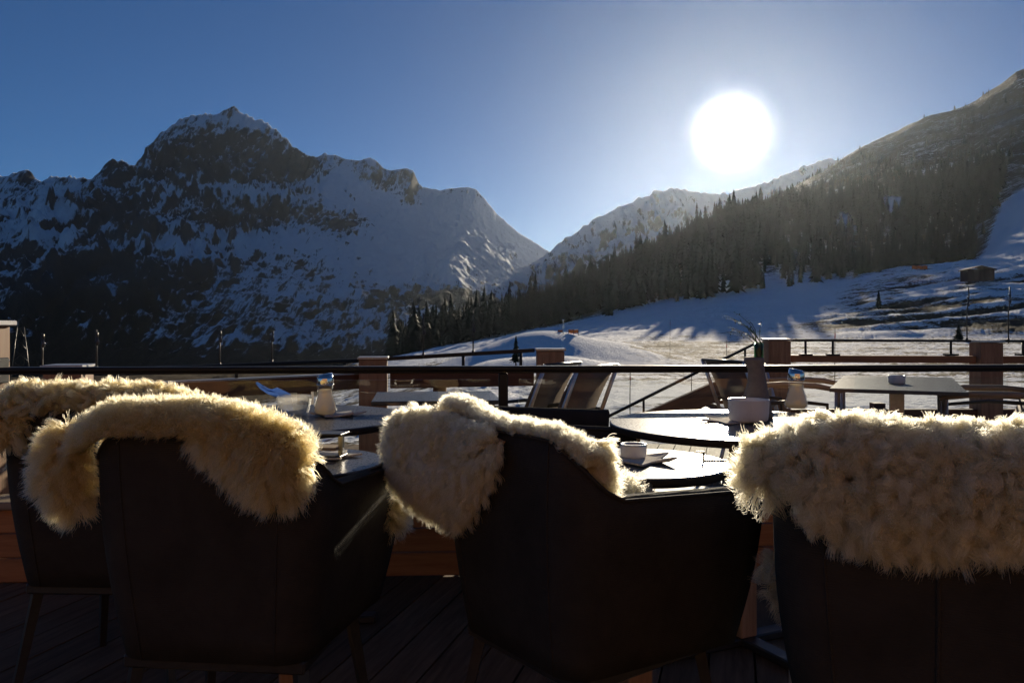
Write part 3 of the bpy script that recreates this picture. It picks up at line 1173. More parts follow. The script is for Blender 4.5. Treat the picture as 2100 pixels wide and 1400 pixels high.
for (u, yb, yt, d, ybl, lab, hk) in [
        (86, 757, 688, 4.5, 706, 'light stake left of the pale-capped post, nearest the corner post', 0),
        (197, 757, 676, 4.65, 702, 'light stake right of the pale-capped post at the left', 0),
        (450, 749, 690, 5.4, 697, 'light stake on the rail behind the large left sheepskin', 0),
        (557, 743, 688, 5.65, 696, 'light stake on the rail left of the sugar shaker', 0),
        (868, 730, 642, 6.15, 682, 'light stake on the rail at the left foot of the white mound', 0),
        (970, 724, 646, 6.2, 678, 'light stake on the rail in front of the white mound', 0),
        (1983, 697, 588, 7.1, 624, 'tall bent light stake at the right post before the slope', 1),
        (2068, 699, 588, 7.1, 618, 'rightmost tall bent light stake beyond the right post', 1)]:
    stake(u, yb, yt, d, ybl, lab, hk)


# ------------------------------------------------------------------ tables
def round_table(u, d, z, r, label, base=True):
    t = thing('round_table', label, 'table', ((u - 1050) / F * d, d, 0), rng.uniform(0, 1), 'round terrace tables')
    n = 72
    m = MB()
    m.lathe([(0, z), (r - .004, z), (r, z - .003)], n, smooth=False)
    m.build('top', MAT['table_top'], t)
    m = MB()
    m.lathe([(r + .0005, z - .0035), (r - .001, z - .022), (r - .012, z - .026), (0, z - .026)], n)
    m.build('edge', MAT['table_edge'], t)
    MB().box((-.035, -.035, .03), (.035, .035, z - .03), None, .004).build('column', MAT['wood_y'], t)
    MB().box((-r * .55, -.04, z - .055), (r * .55, .04, z - .027)).build('top_bracket', MAT['leg_metal'], t)
    m = MB()
    for k in range(2):
        m.box((-r * .75, -.03, .002 + .001 * k), (r * .75, .03, .03 + .001 * k), Matrix.Rotation(k * math.pi / 2, 4, 'Z'), .005)
    m.build('foot', MAT['leg_metal'], t)
    return t


ZT, ZN = .765, .74
round_table(1523, 2.80, ZT, .46, 'large round grey table with the vase and white bowl')
round_table(1303, 2.15, ZN, .246, 'small round table in bright sun carrying the ashtray')
round_table(572, 2.99, ZT, .48, 'large round dark table under the left sugar shaker')
round_table(600, 2.15, ZN, .246, 'small round dark table beside the large left sheepskin')


def on(u, y, z):
    """point on a table top of height z seen at (u, y)"""
    d = (CAMZ - z) * F / (y - HZ)
    return Vector(((u - 1050) / F * d, d, z + .0006))


def star_poly(n, ro, ri, rot=0.0, jitter=.0):
    return [((ro if i % 2 == 0 else ri) * (1 + jitter * rng.normal()) * math.cos(rot + math.pi * i / n), (ro if i % 2 == 0 else ri) * (1 + jitter * rng.normal()) * math.sin(rot + math.pi * i / n)) for i in range(2 * n)]


def star(loc, ro, label, rot=0.0, sy=1.0, curl=0.0):
    """felt star: six-pointed, a few millimetres thick, tips a little curled up"""
    poly = star_poly(6, ro, ro * .56, rot)
    th = .005
    m = MB()
    rings = [0.0, .55, .8, 1.0]
    vs = [(0, 0, th)]
    n = len(poly)
    for rr in rings[1:]:
        for i, (x, y) in enumerate(poly):
            c_ = curl * max(0, rr - .55) ** 2 * (1 if i % 2 == 0 else .15) * (1 + .6 * math.sin(i * 2.1))
            vs.append((x * rr, y * rr * sy, th + c_))
    top = len(vs)
    vs += [(v[0], v[1], v[2] - th) for v in vs]
    fs = []
    for i in range(n):
        fs.append((0, 1 + i, 1 + (i + 1) % n))
        fs.append((top, top + 1 + (i + 1) % n, top + 1 + i))
        for k in range(2):
            a = 1 + k * n
            b_ = a + n
            fs.append((a + i, b_ + i, b_ + (i + 1) % n, a + (i + 1) % n))
            fs.append((top + a + (i + 1) % n, top + b_ + (i + 1) % n, top + b_ + i, top + a + i))
        a = 1 + 2 * n
        fs.append((a + i, top + a + i, top + a + (i + 1) % n, a + (i + 1) % n))
    m.add(vs, fs)
    o = m.build('felt_star', MAT['felt'], None, loc)
    tag(o, label, 'coaster', 'felt star coasters')
    return o


def shaker(loc, label, rz=0.0, s=1.0):
    t = thing('sugar_shaker', label, 'shaker', loc, rz, 'glass sugar shakers')
    t.scale = (s, s, s)
    prof = [(0, .002), (.034, .0), (.040, .006), (.0415, .016), (.040, .028), (.034, .048), (.0285, .066), (.0265, .085), (.027, .104), (.028, .108)]
    m = MB()
    m.lathe(prof, 20, smooth=True)
    m.lathe([(max(r - .003, 0), z + .003) for r, z in prof][::-1], 20)
    m.build('glass_body', MAT['glass'], t)
    sp = [(0, .006)] + [(max(r - .0042, 0), z + .004) for r, z in prof[1:8]] + [(.020, .082), (0, .084)]
    MB().lathe(sp, 20).build('sugar', MAT['sugar'], t)
    cap = MB()
    cap.lathe([(.0295, .1085), (.030, .118), (.029, .128)], 20)
    # domed cap cut on a slant towards the spout
    n = 20
    vs, fs = [], []
    for k in range(n):
        q_ = 2 * math.pi * k / n
        vs.append((.029 * math.cos(q_), .029 * math.sin(q_), .128))
    for k in range(n):
        q_ = 2 * math.pi * k / n
        vs.append((.0245 * math.cos(q_), .0245 * math.sin(q_), .143 + .005 * math.cos(q_)))
    vs.append((0, 0, .1445))
    for k in range(n):
        fs.append((k, (k + 1) % n, n + (k + 1) % n, n + k))
        fs.append((n + k, n + (k + 1) % n, 2 * n))
    cap.add(vs, fs, True)
    cap.build('cap', MAT['chrome'], t)
    MB().lathe([(.0275, .1045), (.031, .1055), (.031, .108), (.0285, .109)], 20).build('collar', MAT['chrome'], t)
    MB().box((-.030, -.010, .1325), (-.010, .010, .1375), None, .002).build('pouring_flap', MAT['chrome'], t)
    return t


# ---- left large table
star(on(694, 852, ZT), .105, 'felt star coaster under the left sugar shaker', .25, curl=.05)
shaker(on(667, 853, ZT) + Vector((0, 0, .0055)), 'glass sugar shaker with chrome cap on the left table', .4, 1.06)
q = on(603, 852, ZT)
bw_ = thing('glass_bowl', 'clear glass bowl left of the sugar shaker', 'bowl', q)
bp = [(0, .004), (.045, .003), (.055, .012), (.062, .04), (.066, .072)]
m = MB().lathe(bp, 32)
m.lathe([(max(0, r - .004), z + .004) for r, z in bp][::-1], 32)
m.build('wall', MAT['frost'], bw_)
MB().lathe([(.062, .0725), (.064, .0755), (.0665, .0745), (.066, .072)], 32).build('rim', MAT['glass'], bw_)
# crumpled blue wrapper behind the bowl
q = on(562, 846, ZT)
m = MB()
path = [at(590, 815, q.y), at(570, 805, q.y), at(550, 800, q.y + .01), at(535, 792, q.y), at(523, 786, q.y)]
path = [p_ - q for p_ in path]
path = [Vector((.06, 0, .004)), Vector((.05, 0, .03))] + path
m.tube(path, [.02, .022, .02, .016, .012, .015, .004], 7, smooth=False)
for i, v in enumerate(m.v):
    m.v[i] = (v[0] + rng.normal() * .004, v[1] + rng.normal() * .004, max(.002, v[2] + rng.normal() * .004))
tag(m.build('crumpled_wrapper', MAT['wrap'], None, q), 'crumpled bluish wrapper sticking up beside the glass bowl', 'wrapper')

# ---- left small table: menu stand and felt star
star(on(668, 937, ZN), .10, 'felt star coaster under the card stand on the left small table', .1, curl=.02)
q = on(664, 940, ZN) + Vector((0, 0, .0056))
cs = thing('card_stand', 'small layered card stand on the left small table', 'stand', q, -.15)
MB().box((-.06, -.03, 0), (.058, .03, .006), None, .0015).build('base', MAT['leg_metal'], cs)
MB().box((-.06, -.028, .020), (.045, .028, .028), None, .0015).build('shelf', MAT['wood_pale'], cs)
MB().box((-.06, -.034, .060), (.062, .034, .066), None, .0015).build('top_plate', MAT['leg_metal'], cs)
for sx in (-.05, .05):
    MB().box((sx - .006, -.008, .006), (sx + .006, .008, .060)).build('upright', MAT['steel'], cs)

# ---- right large table
q = on(1535, 868, ZT)
star(on(1500, 864, ZT), .125, 'large felt star lying beside the white bowl', .12, curl=.03)
q = on(1535, 866, ZT) + Vector((0, 0, .006))
wb = thing('white_bowl', 'round white ceramic pot in front of the vase', 'bowl', q)
m = MB().lathe([(0, .003), (.060, 0), (.066, .005), (.069, .03), (.0705, .070), (.0715, .073), (.0705, .0755), (.067, .0745)], 40)
m.lathe([(.067, .0745), (.064, .03), (.058, .010), (0, .009)], 40)
m.build('wall', MAT['ceramic'], wb)
MB().lathe([(0, .052), (.064, .050)], 40).build('filling', MAT['sugar'], wb)

dv = 2.95
q = Vector(((1554 - 1050) / F * dv, dv, ZT + .0006))
va = thing('vase', 'grey waisted stoneware vase with dried sprigs on the large table', 'vase', q)
outl = [(860, 1521, 1585), (845, 1520, 1584), (825, 1521, 1580), (808, 1526, 1576), (790, 1531, 1573), (772, 1534, 1570), (757, 1534, 1568), (748, 1529, 1567), (740, 1526, 1567), (732, 1527, 1566)]
zs_ = [at(0, o[0], dv).z for o in outl]
zs_[0] = q.z
m = MB()
n = 28
vs, fs = [], []
sc_ = dv / F
rows = [(zs_[i], (o[1] + o[2]) / 2, (o[2] - o[1]) / 2) for i, o in enumerate(outl)]
rows2 = rows + [(zs_[-1] - .002, rows[-1][1], rows[-1][2] - 4), (zs_[-1] - .03, rows[-2][1], rows[-2][2] - 6)]
for (z_, cx, hw) in rows2:
    for k in range(n):
        a = 2 * math.pi * k / n
        vs.append(((cx - 1554) * sc_ + hw * sc_ * math.cos(a), hw * sc_ * .62 * math.sin(a), z_ - q.z))
for i in range(len(rows2) - 1):
    for k in range(n):
        fs.append((i * n + k, i * n + (k + 1) % n, (i + 1) * n + (k + 1) % n, (i + 1) * n + k))
fs.append(tuple(range(n))[::-1])
m.add(vs, fs, True)
m.build('body', MAT['vase'], va)
gt = thing('sprig_tube', 'narrow green glass tube with dried sprigs in the mouth of the vase', 'tube', (at(1556, 0, dv).x, dv, at(0, 745, dv).z))
m = MB().lathe([(.0, -.06), (.016, -.055), (.017, 0), (.0165, .05), (.018, .075), (.0165, .0755), (.015, .05), (.0145, -.05), (0, -.053)], 20)
m.build('glass', MAT['green_glass'], gt)
for k in range(11):
    a = rng.uniform(-.5, .5)
    tx = at(rng.uniform(1478, 1572), 0, dv).x - gt.location.x
    tz = at(0, rng.uniform(634, 690), dv).z - gt.location.z
    ty = rng.uniform(-.06, .06)
    pts = [(0, 0, -.04), (.003 * k - .014, 0, .07), (tx * .35, ty * .4, .07 + (tz - .07) * .62), (tx * .75, ty * .8, .07 + (tz - .07) * .9), (tx, ty, tz)]
    sp = MB().tube(pts, [.0016, .0015, .0012, .001, .0006], 5)
    st = sp.build('stem', MAT['leafy'], gt)
    lm = MB()
    P = [Vector(p_) for p_ in pts]
    for j in range(9):
        t_ = rng.uniform(.45, 1.0) * (len(P) - 1)
        i0 = min(int(t_), len(P) - 2)
        c_ = P[i0].lerp(P[i0 + 1], t_ - i0)
        dr = Vector(rng.normal(size=3)).normalized()
        sd = dr.cross(Vector((0, 0, 1))).normalized()
        L, W_ = rng.uniform(.008, .020), rng.uniform(.0015, .0035)
        lm.add([c_, c_ + dr * L * .5 + sd * W_, c_ + dr * L, c_ + dr * L * .5 - sd * W_], [(0, 1, 2, 3)])
    lm.build('leaf_tuft', MAT['leafy'], st)

shaker(on(1633, 838, ZT), 'glass sugar shaker with chrome cap beside the right sheepskin', 2.6, 1.12)

# ---- right small table: ashtray on a felt star, tumbler, bracket
star(on(1304, 945, ZN), .115, 'felt star coaster under the ashtray in the sun', .52, curl=.05)


def ashtray(loc, label, r=.036, h=.034, glass=False):
    t = thing('ashtray', label, 'ashtray', loc, .3)
    prof = [(0, .0), (r * .9, 0), (r * .96, .003), (r, h - .002), (r - .001, h), (r * .84, h), (r * .80, h - .004), (r * .74, h * .4), (0, h * .36)]
    MB().lathe(prof, 36).build('body', MAT['ceramic'], t)
    MB().lathe([(r * 1.005, h - .003), (r * 1.01, h + .0015), (r * .82, h + .0015), (r * .80, h - .003)], 36).build('rim', MAT['steel'], t)
    return t


ashtray(on(1299, 941, ZN) + Vector((0, 0, .006)), 'small white ashtray with metal rim on the sunlit felt star')
q = on(1193, 958, ZN)
tb = thing('tumbler', 'clear glass tumbler on the left side of the sunlit small table', 'glass', q)
pr = [(0, .002), (.026, 0), (.028, .004), (.031, .05), (.0335, .075)]
m = MB().lathe(pr, 28)
m.lathe([(max(0, r - .0022), z + .003) for r, z in pr][::-1], 28)
m.build('wall', MAT['glass'], tb)
MB().lathe([(.0312, .0778), (.0325, .079), (.0337, .0775), (.0335, .075)], 28).build('rim', MAT['frost'], tb)
q = on(1452, 945, ZN)
hk = thing('bag_hook', 'small dark metal hook clamped on the edge of the sunlit table', 'hook', q)
MB().box((-.012, -.003, 0), (.05, .003, .004)).build('bar', MAT['leg_metal'], hk)
MB().box((-.014, -.003, 0), (-.010, .003, .022)).build('upright', MAT['leg_metal'], hk)
MB().box((-.030, -.004, .022), (-.010, .004, .026)).build('tip', MAT['leg_metal'], hk)

# ------------------------------------------------------------------ armchairs
CW, CD, RC = .54, .54, .085


def chair_path():
    pts = []
    w2 = CW / 2
    # left arm front -> back -> right arm front; (x, y, top z)
    for t_ in np.linspace(1, 0, 11)[:-1]:
        pts.append((-w2 - .05 * t_, RC + (CD - RC) * t_))
    for a in np.linspace(math.pi, 1.5 * math.pi, 8):
        pts.append((-w2 + RC + RC * math.cos(a), RC + RC * math.sin(a)))
    for t_ in np.linspace(0, 1, 10)[1:-1]:
        pts.append((-w2 + RC + (CW - 2 * RC) * t_, 0))
    for a in np.linspace(1.5 * math.pi, 2 * math.pi, 8):
        pts.append((w2 - RC + RC * math.cos(a), RC + RC * math.sin(a)))
    for t_ in np.linspace(0, 1, 11)[1:]:
        pts.append((w2 + .05 * t_, RC + (CD - RC) * t_))
    return np.array(pts)


BACK_Z, ARM_Z, SEAT_Z = .862, .738, .355


def chair_meshes(BACK_Z=BACK_Z):
    P = chair_path()
    n = len(P)
    seg = np.r_[0, np.cumsum(np.hypot(*np.diff(P, axis=0).T))]
    tot = seg[-1]
    mid = np.abs(seg - tot / 2)
    half_back = CW / 2 - RC
    arc = RC * math.pi / 2
    # height of the top edge along the shell
    dr = smooth(half_back - .01, half_back + arc + .05, mid)
    arm_t = np.clip((mid - half_back - arc) / (CD - RC), 0, 1)
    top = BACK_Z * (1 - dr) + (ARM_Z - .02 * arm_t) * dr
    T = np.gradient(P, axis=0)
    T /= np.linalg.norm(T, axis=1)[:, None]
    Nin = np.stack([-T[:, 1], T[:, 0]], 1)       # towards the sitter
    rows = 9
    th = .036
    vs = []
    for k in range(rows):
        t_ = k / (rows - 1)
        sx = 1 - .17 * t_ ** 1.2
        yy = .26 + (P[:, 1] - .26) * (1 - .15 * t_ ** 1.2)
        z = top + (SEAT_Z - top) * t_
        bul = .010 * math.sin(math.pi * t_)
        for i in range(n):
            vs.append((P[i, 0] * sx - Nin[i, 0] * bul, yy[i] - Nin[i, 1] * bul, z[i]))
    o = len(vs)
    for k in range(rows):
        t_ = k / (rows - 1)
        sx = 1 - .17 * t_ ** 1.2
        yy = .26 + (P[:, 1] - .26) * (1 - .15 * t_ ** 1.2)
        z = top + (SEAT_Z - top) * t_
        for i in range(n):
            vs.append((P[i, 0] * sx + Nin[i, 0] * th, yy[i] + Nin[i, 1] * th, z[i] - (.0 if k else .0)))
    fs = []
    for k in range(rows - 1):
        for i in range(n - 1):
            a = k * n + i
            fs.append((a, a + n, a + n + 1, a + 1))
            b_ = o + a
            fs.append((b_, b_ + 1, b_ + n + 1, b_ + n))
    # rounded top rim
    rim = len(vs)
    for i in range(n):
        a = Vector(vs[i])
        b_ = Vector(vs[o + i])
        vs.append(a.lerp(b_, .5) + Vector((0, 0, .012)))
    for i in range(n - 1):
        fs.append((i, i + 1, rim + i + 1, rim + i))
        fs.append((rim + i, rim + i + 1, o + i + 1, o + i))
    for i in (0, n - 1):                          # arm ends
        for k in range(rows - 1):
            a = k * n + i
            q_ = (a, o + a, o + a + n, a + n)
            fs.append(q_ if i == 0 else q_[::-1])
        fs.append((i, rim + i, o + i) if i else (o + i, rim + i, i))
    k = rows - 1
    for i in range(n - 1):
        a = k * n + i
        fs.append((a, o + a, o + a + 1, a + 1))
    m = MB()
    m.add(vs, fs, True)
    shell = m.mesh('shell')
    shell.materials.append(MAT['fabric'])
    # seat
    w2 = CW / 2 * .83
    m = MB()
    m.box((-w2 + .02, .075, SEAT_Z + .003), (w2 - .02, CD - .02, SEAT_Z + .11), None, .03)
    seat = m.mesh('seat')
    seat.materials.append(MAT['fabric'])
    m = MB()
    m.box((-w2 + .01, .06, SEAT_Z - .03), (w2 - .01, CD - .05, SEAT_Z + .002), None, .006)
    fr = m.mesh('seat_frame')
    fr.materials.append(MAT['leg_metal'])
    legs = []
    for sx in (-1, 1):
        for yy, ly in ((.09, .03), (CD - .08, CD - .03)):
            m = MB()
            m.tube([(sx * (w2 - .03), yy, SEAT_Z - .031), (sx * (w2 + .01), ly, .002)], [.019, .014], 4, smooth=False)
            me = m.mesh('leg')
            me.materials.append(MAT['leg_metal'])
            legs.append(me)
    # piping along the rim
    m = MB()
    m.tube([Vector(vs[i]) + Vector((-Nin[i, 0] * .001, -Nin[i, 1] * .001, .002)) for i in range(n)], .0042, 6)
    pip = m.mesh('piping')
    pip.materials.append(MAT['fabric'])
    seams = []
    for i0 in (17, n - 18):                       # upright seams where the back meets the arms
        m = MB()
        m.tube([Vector(vs[k * n + i0]) + Vector((-Nin[i0, 0] * .0005, -Nin[i0, 1] * .0005, 0)) for k in range(rows)], .0022, 6)
        me = m.mesh('seam')
        me.materials.append(MAT['fabric'])
        seams.append(me)
    return shell, seat, fr, legs, pip, seams


FULL = chair_meshes()
LOW = chair_meshes(ARM_Z + .012)


def armchair(loc, head, label, s=1.0, kit=None):
    SH, SE, FR, LG, PI_, SM = kit or FULL
    t = thing('armchair', label, 'armchair', loc, -math.radians(head), 'dark terrace armchairs')
    t.scale = (s, s, s)
    inst('shell', SH, t)
    inst('seat', SE, t)
    inst('seat_frame', FR, t)
    for l_ in LG:
        inst('leg', l_, t)
    inst('piping', PI_, t)
    for l_ in SM:
        inst('seam', l_, t)
    return t


CH = {}


def place_chair(key, x, y, head, label, s=1.0, kit=None):
    CH[key] = (armchair((x, y, 0), head, label, s, kit), Vector((x, y, 0)), math.radians(head), s)
    return CH[key][0]


place_chair('b', -.68, 1.745, 6, 'black armchair in front left, a large honey sheepskin over its back')
place_chair('c', -.034, 1.815, 53.5, 'black armchair in the middle turned right, its long side to the viewer')
c4 = place_chair('d', .706, 1.33, 24, 'black armchair at the right under the cream curly sheepskin')
place_chair('a', -1.20, 2.26, 2, 'black armchair at the left edge, half hidden behind the next one')
place_chair('e', -.14, 3.06, 88, 'low dark armchair at the far side, facing the large right table', 1.03, LOW)
# centre seam, steel front leg and red sticker of the right chair
sm = MB()
pts_ = []
for k in range(9):
    t_ = k / 8
    pts_.append((.0, .26 + (0 - .26) * (1 - .15 * t_ ** 1.2) - .010 * math.sin(math.pi * t_) - .0005, BACK_Z + (SEAT_Z - BACK_Z) * t_))
sm.tube(pts_, .004, 6)
sm.build('seam', MAT['fabric'], c4)
fl_ = MB()
fl_.box((-.272, CD - .125, .004), (-.235, CD - .06, .70), None, .004)
fo_ = fl_.build('steel_leg', MAT['aluminium'], c4)
fo_['label'] = 'pale flat metal front leg with red sticker'
stk = MB().box((-.268, CD - .1275, .420), (-.246, CD - .1253, .432)).build('sticker', MAT['red'], fo_)
MB().box((-.263, CD - .1285, .4235), (-.251, CD - .1277, .4285)).build('sticker_mark', MAT['white'], fo_)


# ------------------------------------------------------------------ sheepskins
def poly_inside(poly, x, y):
    n = len(poly)
    ins = np.zeros(len(x), bool)
    j = n - 1
    for i in range(n):
        xi, yi = poly[i]
        xj, yj = poly[j]
        c_ = ((yi > y) != (yj > y)) & (x < (xj - xi) * (y - yi) / (yj - yi + 1e-12) + xi)
        ins ^= c_
        j = i
    return ins


def poly_edge(poly, x, y):
    """distance to the outline and the outward direction"""
    best = np.full(len(x), 1e9)
    ox = np.zeros(len(x))
    oy = np.zeros(len(x))
    n = len(poly)
    for i in range(n):
        ax, ay = poly[i]
        bx, by = poly[(i + 1) % n]
        dx, dy = bx - ax, by - ay
        t_ = np.clip(((x - ax) * dx + (y - ay) * dy) / (dx * dx + dy * dy + 1e-12), 0, 1)
        cx, cy = ax + t_ * dx, ay + t_ * dy
        dd = np.hypot(x - cx, y - cy)
        m_ = dd < best
        best = np.where(m_, dd, best)
        ox = np.where(m_, cx - x, ox)
        oy = np.where(m_, cy - y, oy)
    L = np.hypot(ox, oy) + 1e-9
    return best, ox / L, oy / L


def to_local(key, u, y, ly):
    """the pixel (u, y) of the photograph on the plane local-y = ly of a chair -> local x, z"""
    _, O, a, s = CH[key]
    Fw = Vector((math.sin(a), math.cos(a), 0))
    Rw = Vector((math.cos(a), -math.sin(a), 0))
    dr = Vector(((u - 1050) / F, 1, (HZ - y) / F))
    t_ = (ly * s + O.dot(Fw)) / dr.dot(Fw)
    Pw = dr * t_
    return ((Pw - O).dot(Rw) / s, (CAMZ + Pw.z) / s)


def grow_wool(name, P, N, length, mat, parent, clump=.03, curl=.35, gravity=.35, droop=.5, rad=.0007, seed=1, per=20, coil=.0015, turns=2.0):
    """P roots, N directions (unit), numpy; strands bundled into locks"""
    rg = np.random.default_rng(seed)
    n = len(P)
    # locks: hash roots to cells
    nc = max(8, int(n / per))
    ci = rg.choice(n, nc, replace=False)
    Cc = P[ci]
    # nearest lock by grid buckets (chunked brute force)
    kd = KDTree(nc)
    for i in range(nc):
        kd.insert(Cc[i], i)
    kd.balance()
    find = kd.find
    idx = np.array([find(q_)[1] for q_ in P.tolist()], int)
    lock_dir = N[ci] + rg.normal(size=(nc, 3)) * curl
    lock_dir /= np.linalg.norm(lock_dir, axis=1)[:, None]
    lock_len = length * (.75 + .5 * rg.random(nc))
    L = lock_len[idx] * (.8 + .35 * rg.random(n))
    D0 = N * .55 + lock_dir[idx] * .75 + rg.normal(size=(n, 3)) * .16
    D0 /= np.linalg.norm(D0, axis=1)[:, None]
    K = 8
    out = np.empty((n, K, 3))
    ph = rg.random(nc) * 6.28
    ax1 = rg.normal(size=(nc, 3))
    ax1 /= np.linalg.norm(ax1, axis=1)[:, None]
    ax2 = np.cross(ax1, lock_dir)
    own = rg.random(n)
    for k in range(K):
        t_ = k / (K - 1)
        p = P + D0 * (L * t_)[:, None]
        p[:, 2] -= gravity * L * t_ * t_
        wob = np.sin(t_ * 5.5 + ph)[idx] * .10 * L * t_
        p = p + ax1[idx] * wob[:, None]
        # pull towards the lock's axis
        lc = Cc[idx] + lock_dir[idx] * (L * t_)[:, None]
        lc[:, 2] -= gravity * L * t_ * t_
        lc = lc + ax1[idx] * wob[:, None]
        w_ = clump * t_ ** 1.2
        p = p * (1 - w_) + lc * w_
        th_ = ph[idx] + turns * 6.283 * t_ + own * 1.2
        p += (ax1[idx] * np.cos(th_)[:, None] + ax2[idx] * np.sin(th_)[:, None]) * (coil * t_ ** .7)
        p += rg.normal(size=(n, 3)) * (.0009 * t_)
        out[:, k] = p
    hc = bpy.data.hair_curves.new(name)
    hc.add_curves([K] * n)
    hc.attributes['position'].data.foreach_set('vector', out.reshape(-1).astype(np.float32))
    ra = hc.attributes.get('radius') or hc.attributes.new('radius', 'FLOAT', 'POINT')
    rr = rad * np.array([1.0, 1.0, 1.0, .95, .88, .75, .55, .25])
    ra.data.foreach_set('value', np.tile(rr, n).astype(np.float32))
    hc.materials.append(mat)
    o = bpy.data.objects.new(name, hc)
    C.objects.link(o)
    o.parent = parent
    return o


def sheepskin(key, label, lobes, roll, front, mat, length, density, seed, clump=.55, curl=.35, patches=(), rad=.0007, gravity=.2, per=20, RR=.034, phi0=.05, coil=.0015, turns=1.5, sag=((-.4, .06), (-.3, .05), (-.19, 0), (.19, 0), (.3, .05), (.4, .06))):
    """lobes: (pixel outline, local plane y, facing -1 back / +1 front); roll: (s0, s1); front: (s0, s1, z low)"""
    ch, O, a, s = CH[key]
    t = thing('sheepskin', label, 'sheepskin', O, -a, 'sheepskins over the chairs')
    t.scale = (s, s, s)
    rg = np.random.default_rng(seed)
    Ps, Ns = [], []
    hide = MB()
    for (outline, ly, face, dn) in lobes:
        poly = [to_local(key, u, y, ly) for (u, y) in outline]
        xs_ = [p_[0] for p_ in poly]
        zs2 = [p_[1] for p_ in poly]
        A = (max(xs_) - min(xs_)) * (max(zs2) - min(zs2))
        n = int(A * density * dn)
        x = rg.uniform(min(xs_), max(xs_), n)
        z = rg.uniform(min(zs2), max(zs2), n)
        k_ = poly_inside(poly, x, z)
        x, z = x[k_], z[k_]
        d_, ox, oz = poly_edge(poly, x, z)
        e = np.exp(-d_ / .028)
        # gentle pillow so that the skin bellies outwards
        bel = .022 * (1 - np.exp(-d_ / .04)) + .012 * fbm(x * 9 + seed, z * 9, 3)
        y = ly + face * bel
        P = np.stack([x, y, z], 1)
        N = np.stack([ox * e * 1.15, np.full_like(x, face) * (1 - .55 * e), oz * e * 1.15 - .30 * (1 - e)], 1)
        N /= np.linalg.norm(N, axis=1)[:, None]
        Ps.append(P)
        Ns.append(N)
        # the leather itself
        bm = bmesh.new()
        vv = [bm.verts.new((p_[0], ly - face * .002, p_[1])) for p_ in poly]
        f_ = bm.faces.new(vv)
        r = bmesh.ops.extrude_face_region(bm, geom=[f_])
        for g in r['geom']:
            if isinstance(g, bmesh.types.BMVert):
                g.co.y += face * .006
        bmesh.ops.triangulate(bm, faces=bm.faces[:])
        bm.verts.index_update()
        hide.add([v.co.copy() for v in bm.verts], [tuple(v.index for v in f.verts) for f in bm.faces])
        bm.free()
    if roll:
        s0, s1, dn = roll
        n = int((s1 - s0) * .11 * density * dn)
        x = rg.uniform(s0, s1, n)
        ph = rg.uniform(phi0, math.pi + .25, n)
        R_ = RR
        # the roll follows the chair's top edge, dropping at the corners
        dr = smooth(CW / 2 - RC, CW / 2 + .06, np.abs(x))
        zt = BACK_Z - np.interp(x, [q_[0] for q_ in sag], [q_[1] for q_ in sag])
        yc = .022 + .05 * dr
        P = np.stack([x, yc - np.cos(ph) * R_, zt + np.sin(ph) * R_ + .004], 1)
        ex = np.clip((np.abs(x) - (CW / 2 - .07)) / .10, 0, 1) * np.sign(x)
        N = np.stack([ex * .9, -np.cos(ph) * .9, np.sin(ph) * 1.1 + .25], 1)
        N /= np.linalg.norm(N, axis=1)[:, None]
        Ps.append(P)
        Ns.append(N)
        vs, fs = [], []
        nx_, na = 16, 7
        h0, h1 = max(s0, -.225), min(s1, .225)
        for i in range(nx_):
            xx = h0 + (h1 - h0) * i / (nx_ - 1)
            dr = float(smooth(CW / 2 - RC, CW / 2 + .06, np.array(abs(xx))))
            for k in range(na):
                p_ = .75 + (math.pi - .75) * k / (na - 1)
                vs.append((xx, .022 + .05 * dr - math.cos(p_) * R_ * .96, BACK_Z - float(np.interp(xx, [q_[0] for q_ in sag], [q_[1] for q_ in sag])) + math.sin(p_) * R_ * .96 + .004))
        for i in range(nx_ - 1):
            for k in range(na - 1):
                q_ = i * na + k
                fs.append((q_, q_ + 1, q_ + na + 1, q_ + na))
        hide.add(vs, fs, True)
    if front:
        s0, s1, zl, dn = front
        n = int((s1 - s0) * (BACK_Z - zl) * density * dn)
        x = rg.uniform(s0, s1, n)
        z = rg.uniform(zl, BACK_Z, n)
        ex = np.clip((np.abs(x) - (min(abs(s0), abs(s1)) - .05)) / .05, 0, 1) * np.sign(x)
        t_ = (BACK_Z - z) / (BACK_Z - SEAT_Z)
        P = np.stack([x, .052 + .03 * t_ + .03 * np.abs(ex), z], 1)
        N = np.stack([ex, np.full_like(x, .9), np.full_like(x, .0)], 1)
        N /= np.linalg.norm(N, axis=1)[:, None]
        Ps.append(P)
        Ns.append(N)
        hide.box((-CW * .28, .050, zl), (CW * .28, .056, BACK_Z - .02))
    for (cx, cy, cz, rx, ry, rz_, n) in patches:      # folds of the skin lying on the seat
        v_ = rg.normal(size=(n, 3))
        v_ /= np.linalg.norm(v_, axis=1)[:, None]
        P = np.stack([cx + rx * v_[:, 0], cy + ry * v_[:, 1], cz + rz_ * v_[:, 2]], 1)
        N = v_ / np.array([rx, ry, rz_])
        N /= np.linalg.norm(N, axis=1)[:, None]
        Ps.append(P)
        Ns.append(N)
        hp = MB()
        prof = [(math.sin(q_) * .8, -math.cos(q_) * .8) for q_ in np.linspace(0, math.pi, 9)]
        hp.lathe(prof, 14)
        MB().add([(cx + rx * v[0], cy + ry * v[1], cz + rz_ * v[2]) for v in hp.v], hp.f, True).build('seat_fold', MAT['hide'], t)
    hide.build('hide', MAT['hide'], t)
    P = np.concatenate(Ps)
    N = np.concatenate(Ns)
    grow_wool('wool', P, N, length, mat, t, clump=clump, curl=curl, seed=seed, rad=rad, gravity=gravity, per=per, coil=coil, turns=turns)
    return t


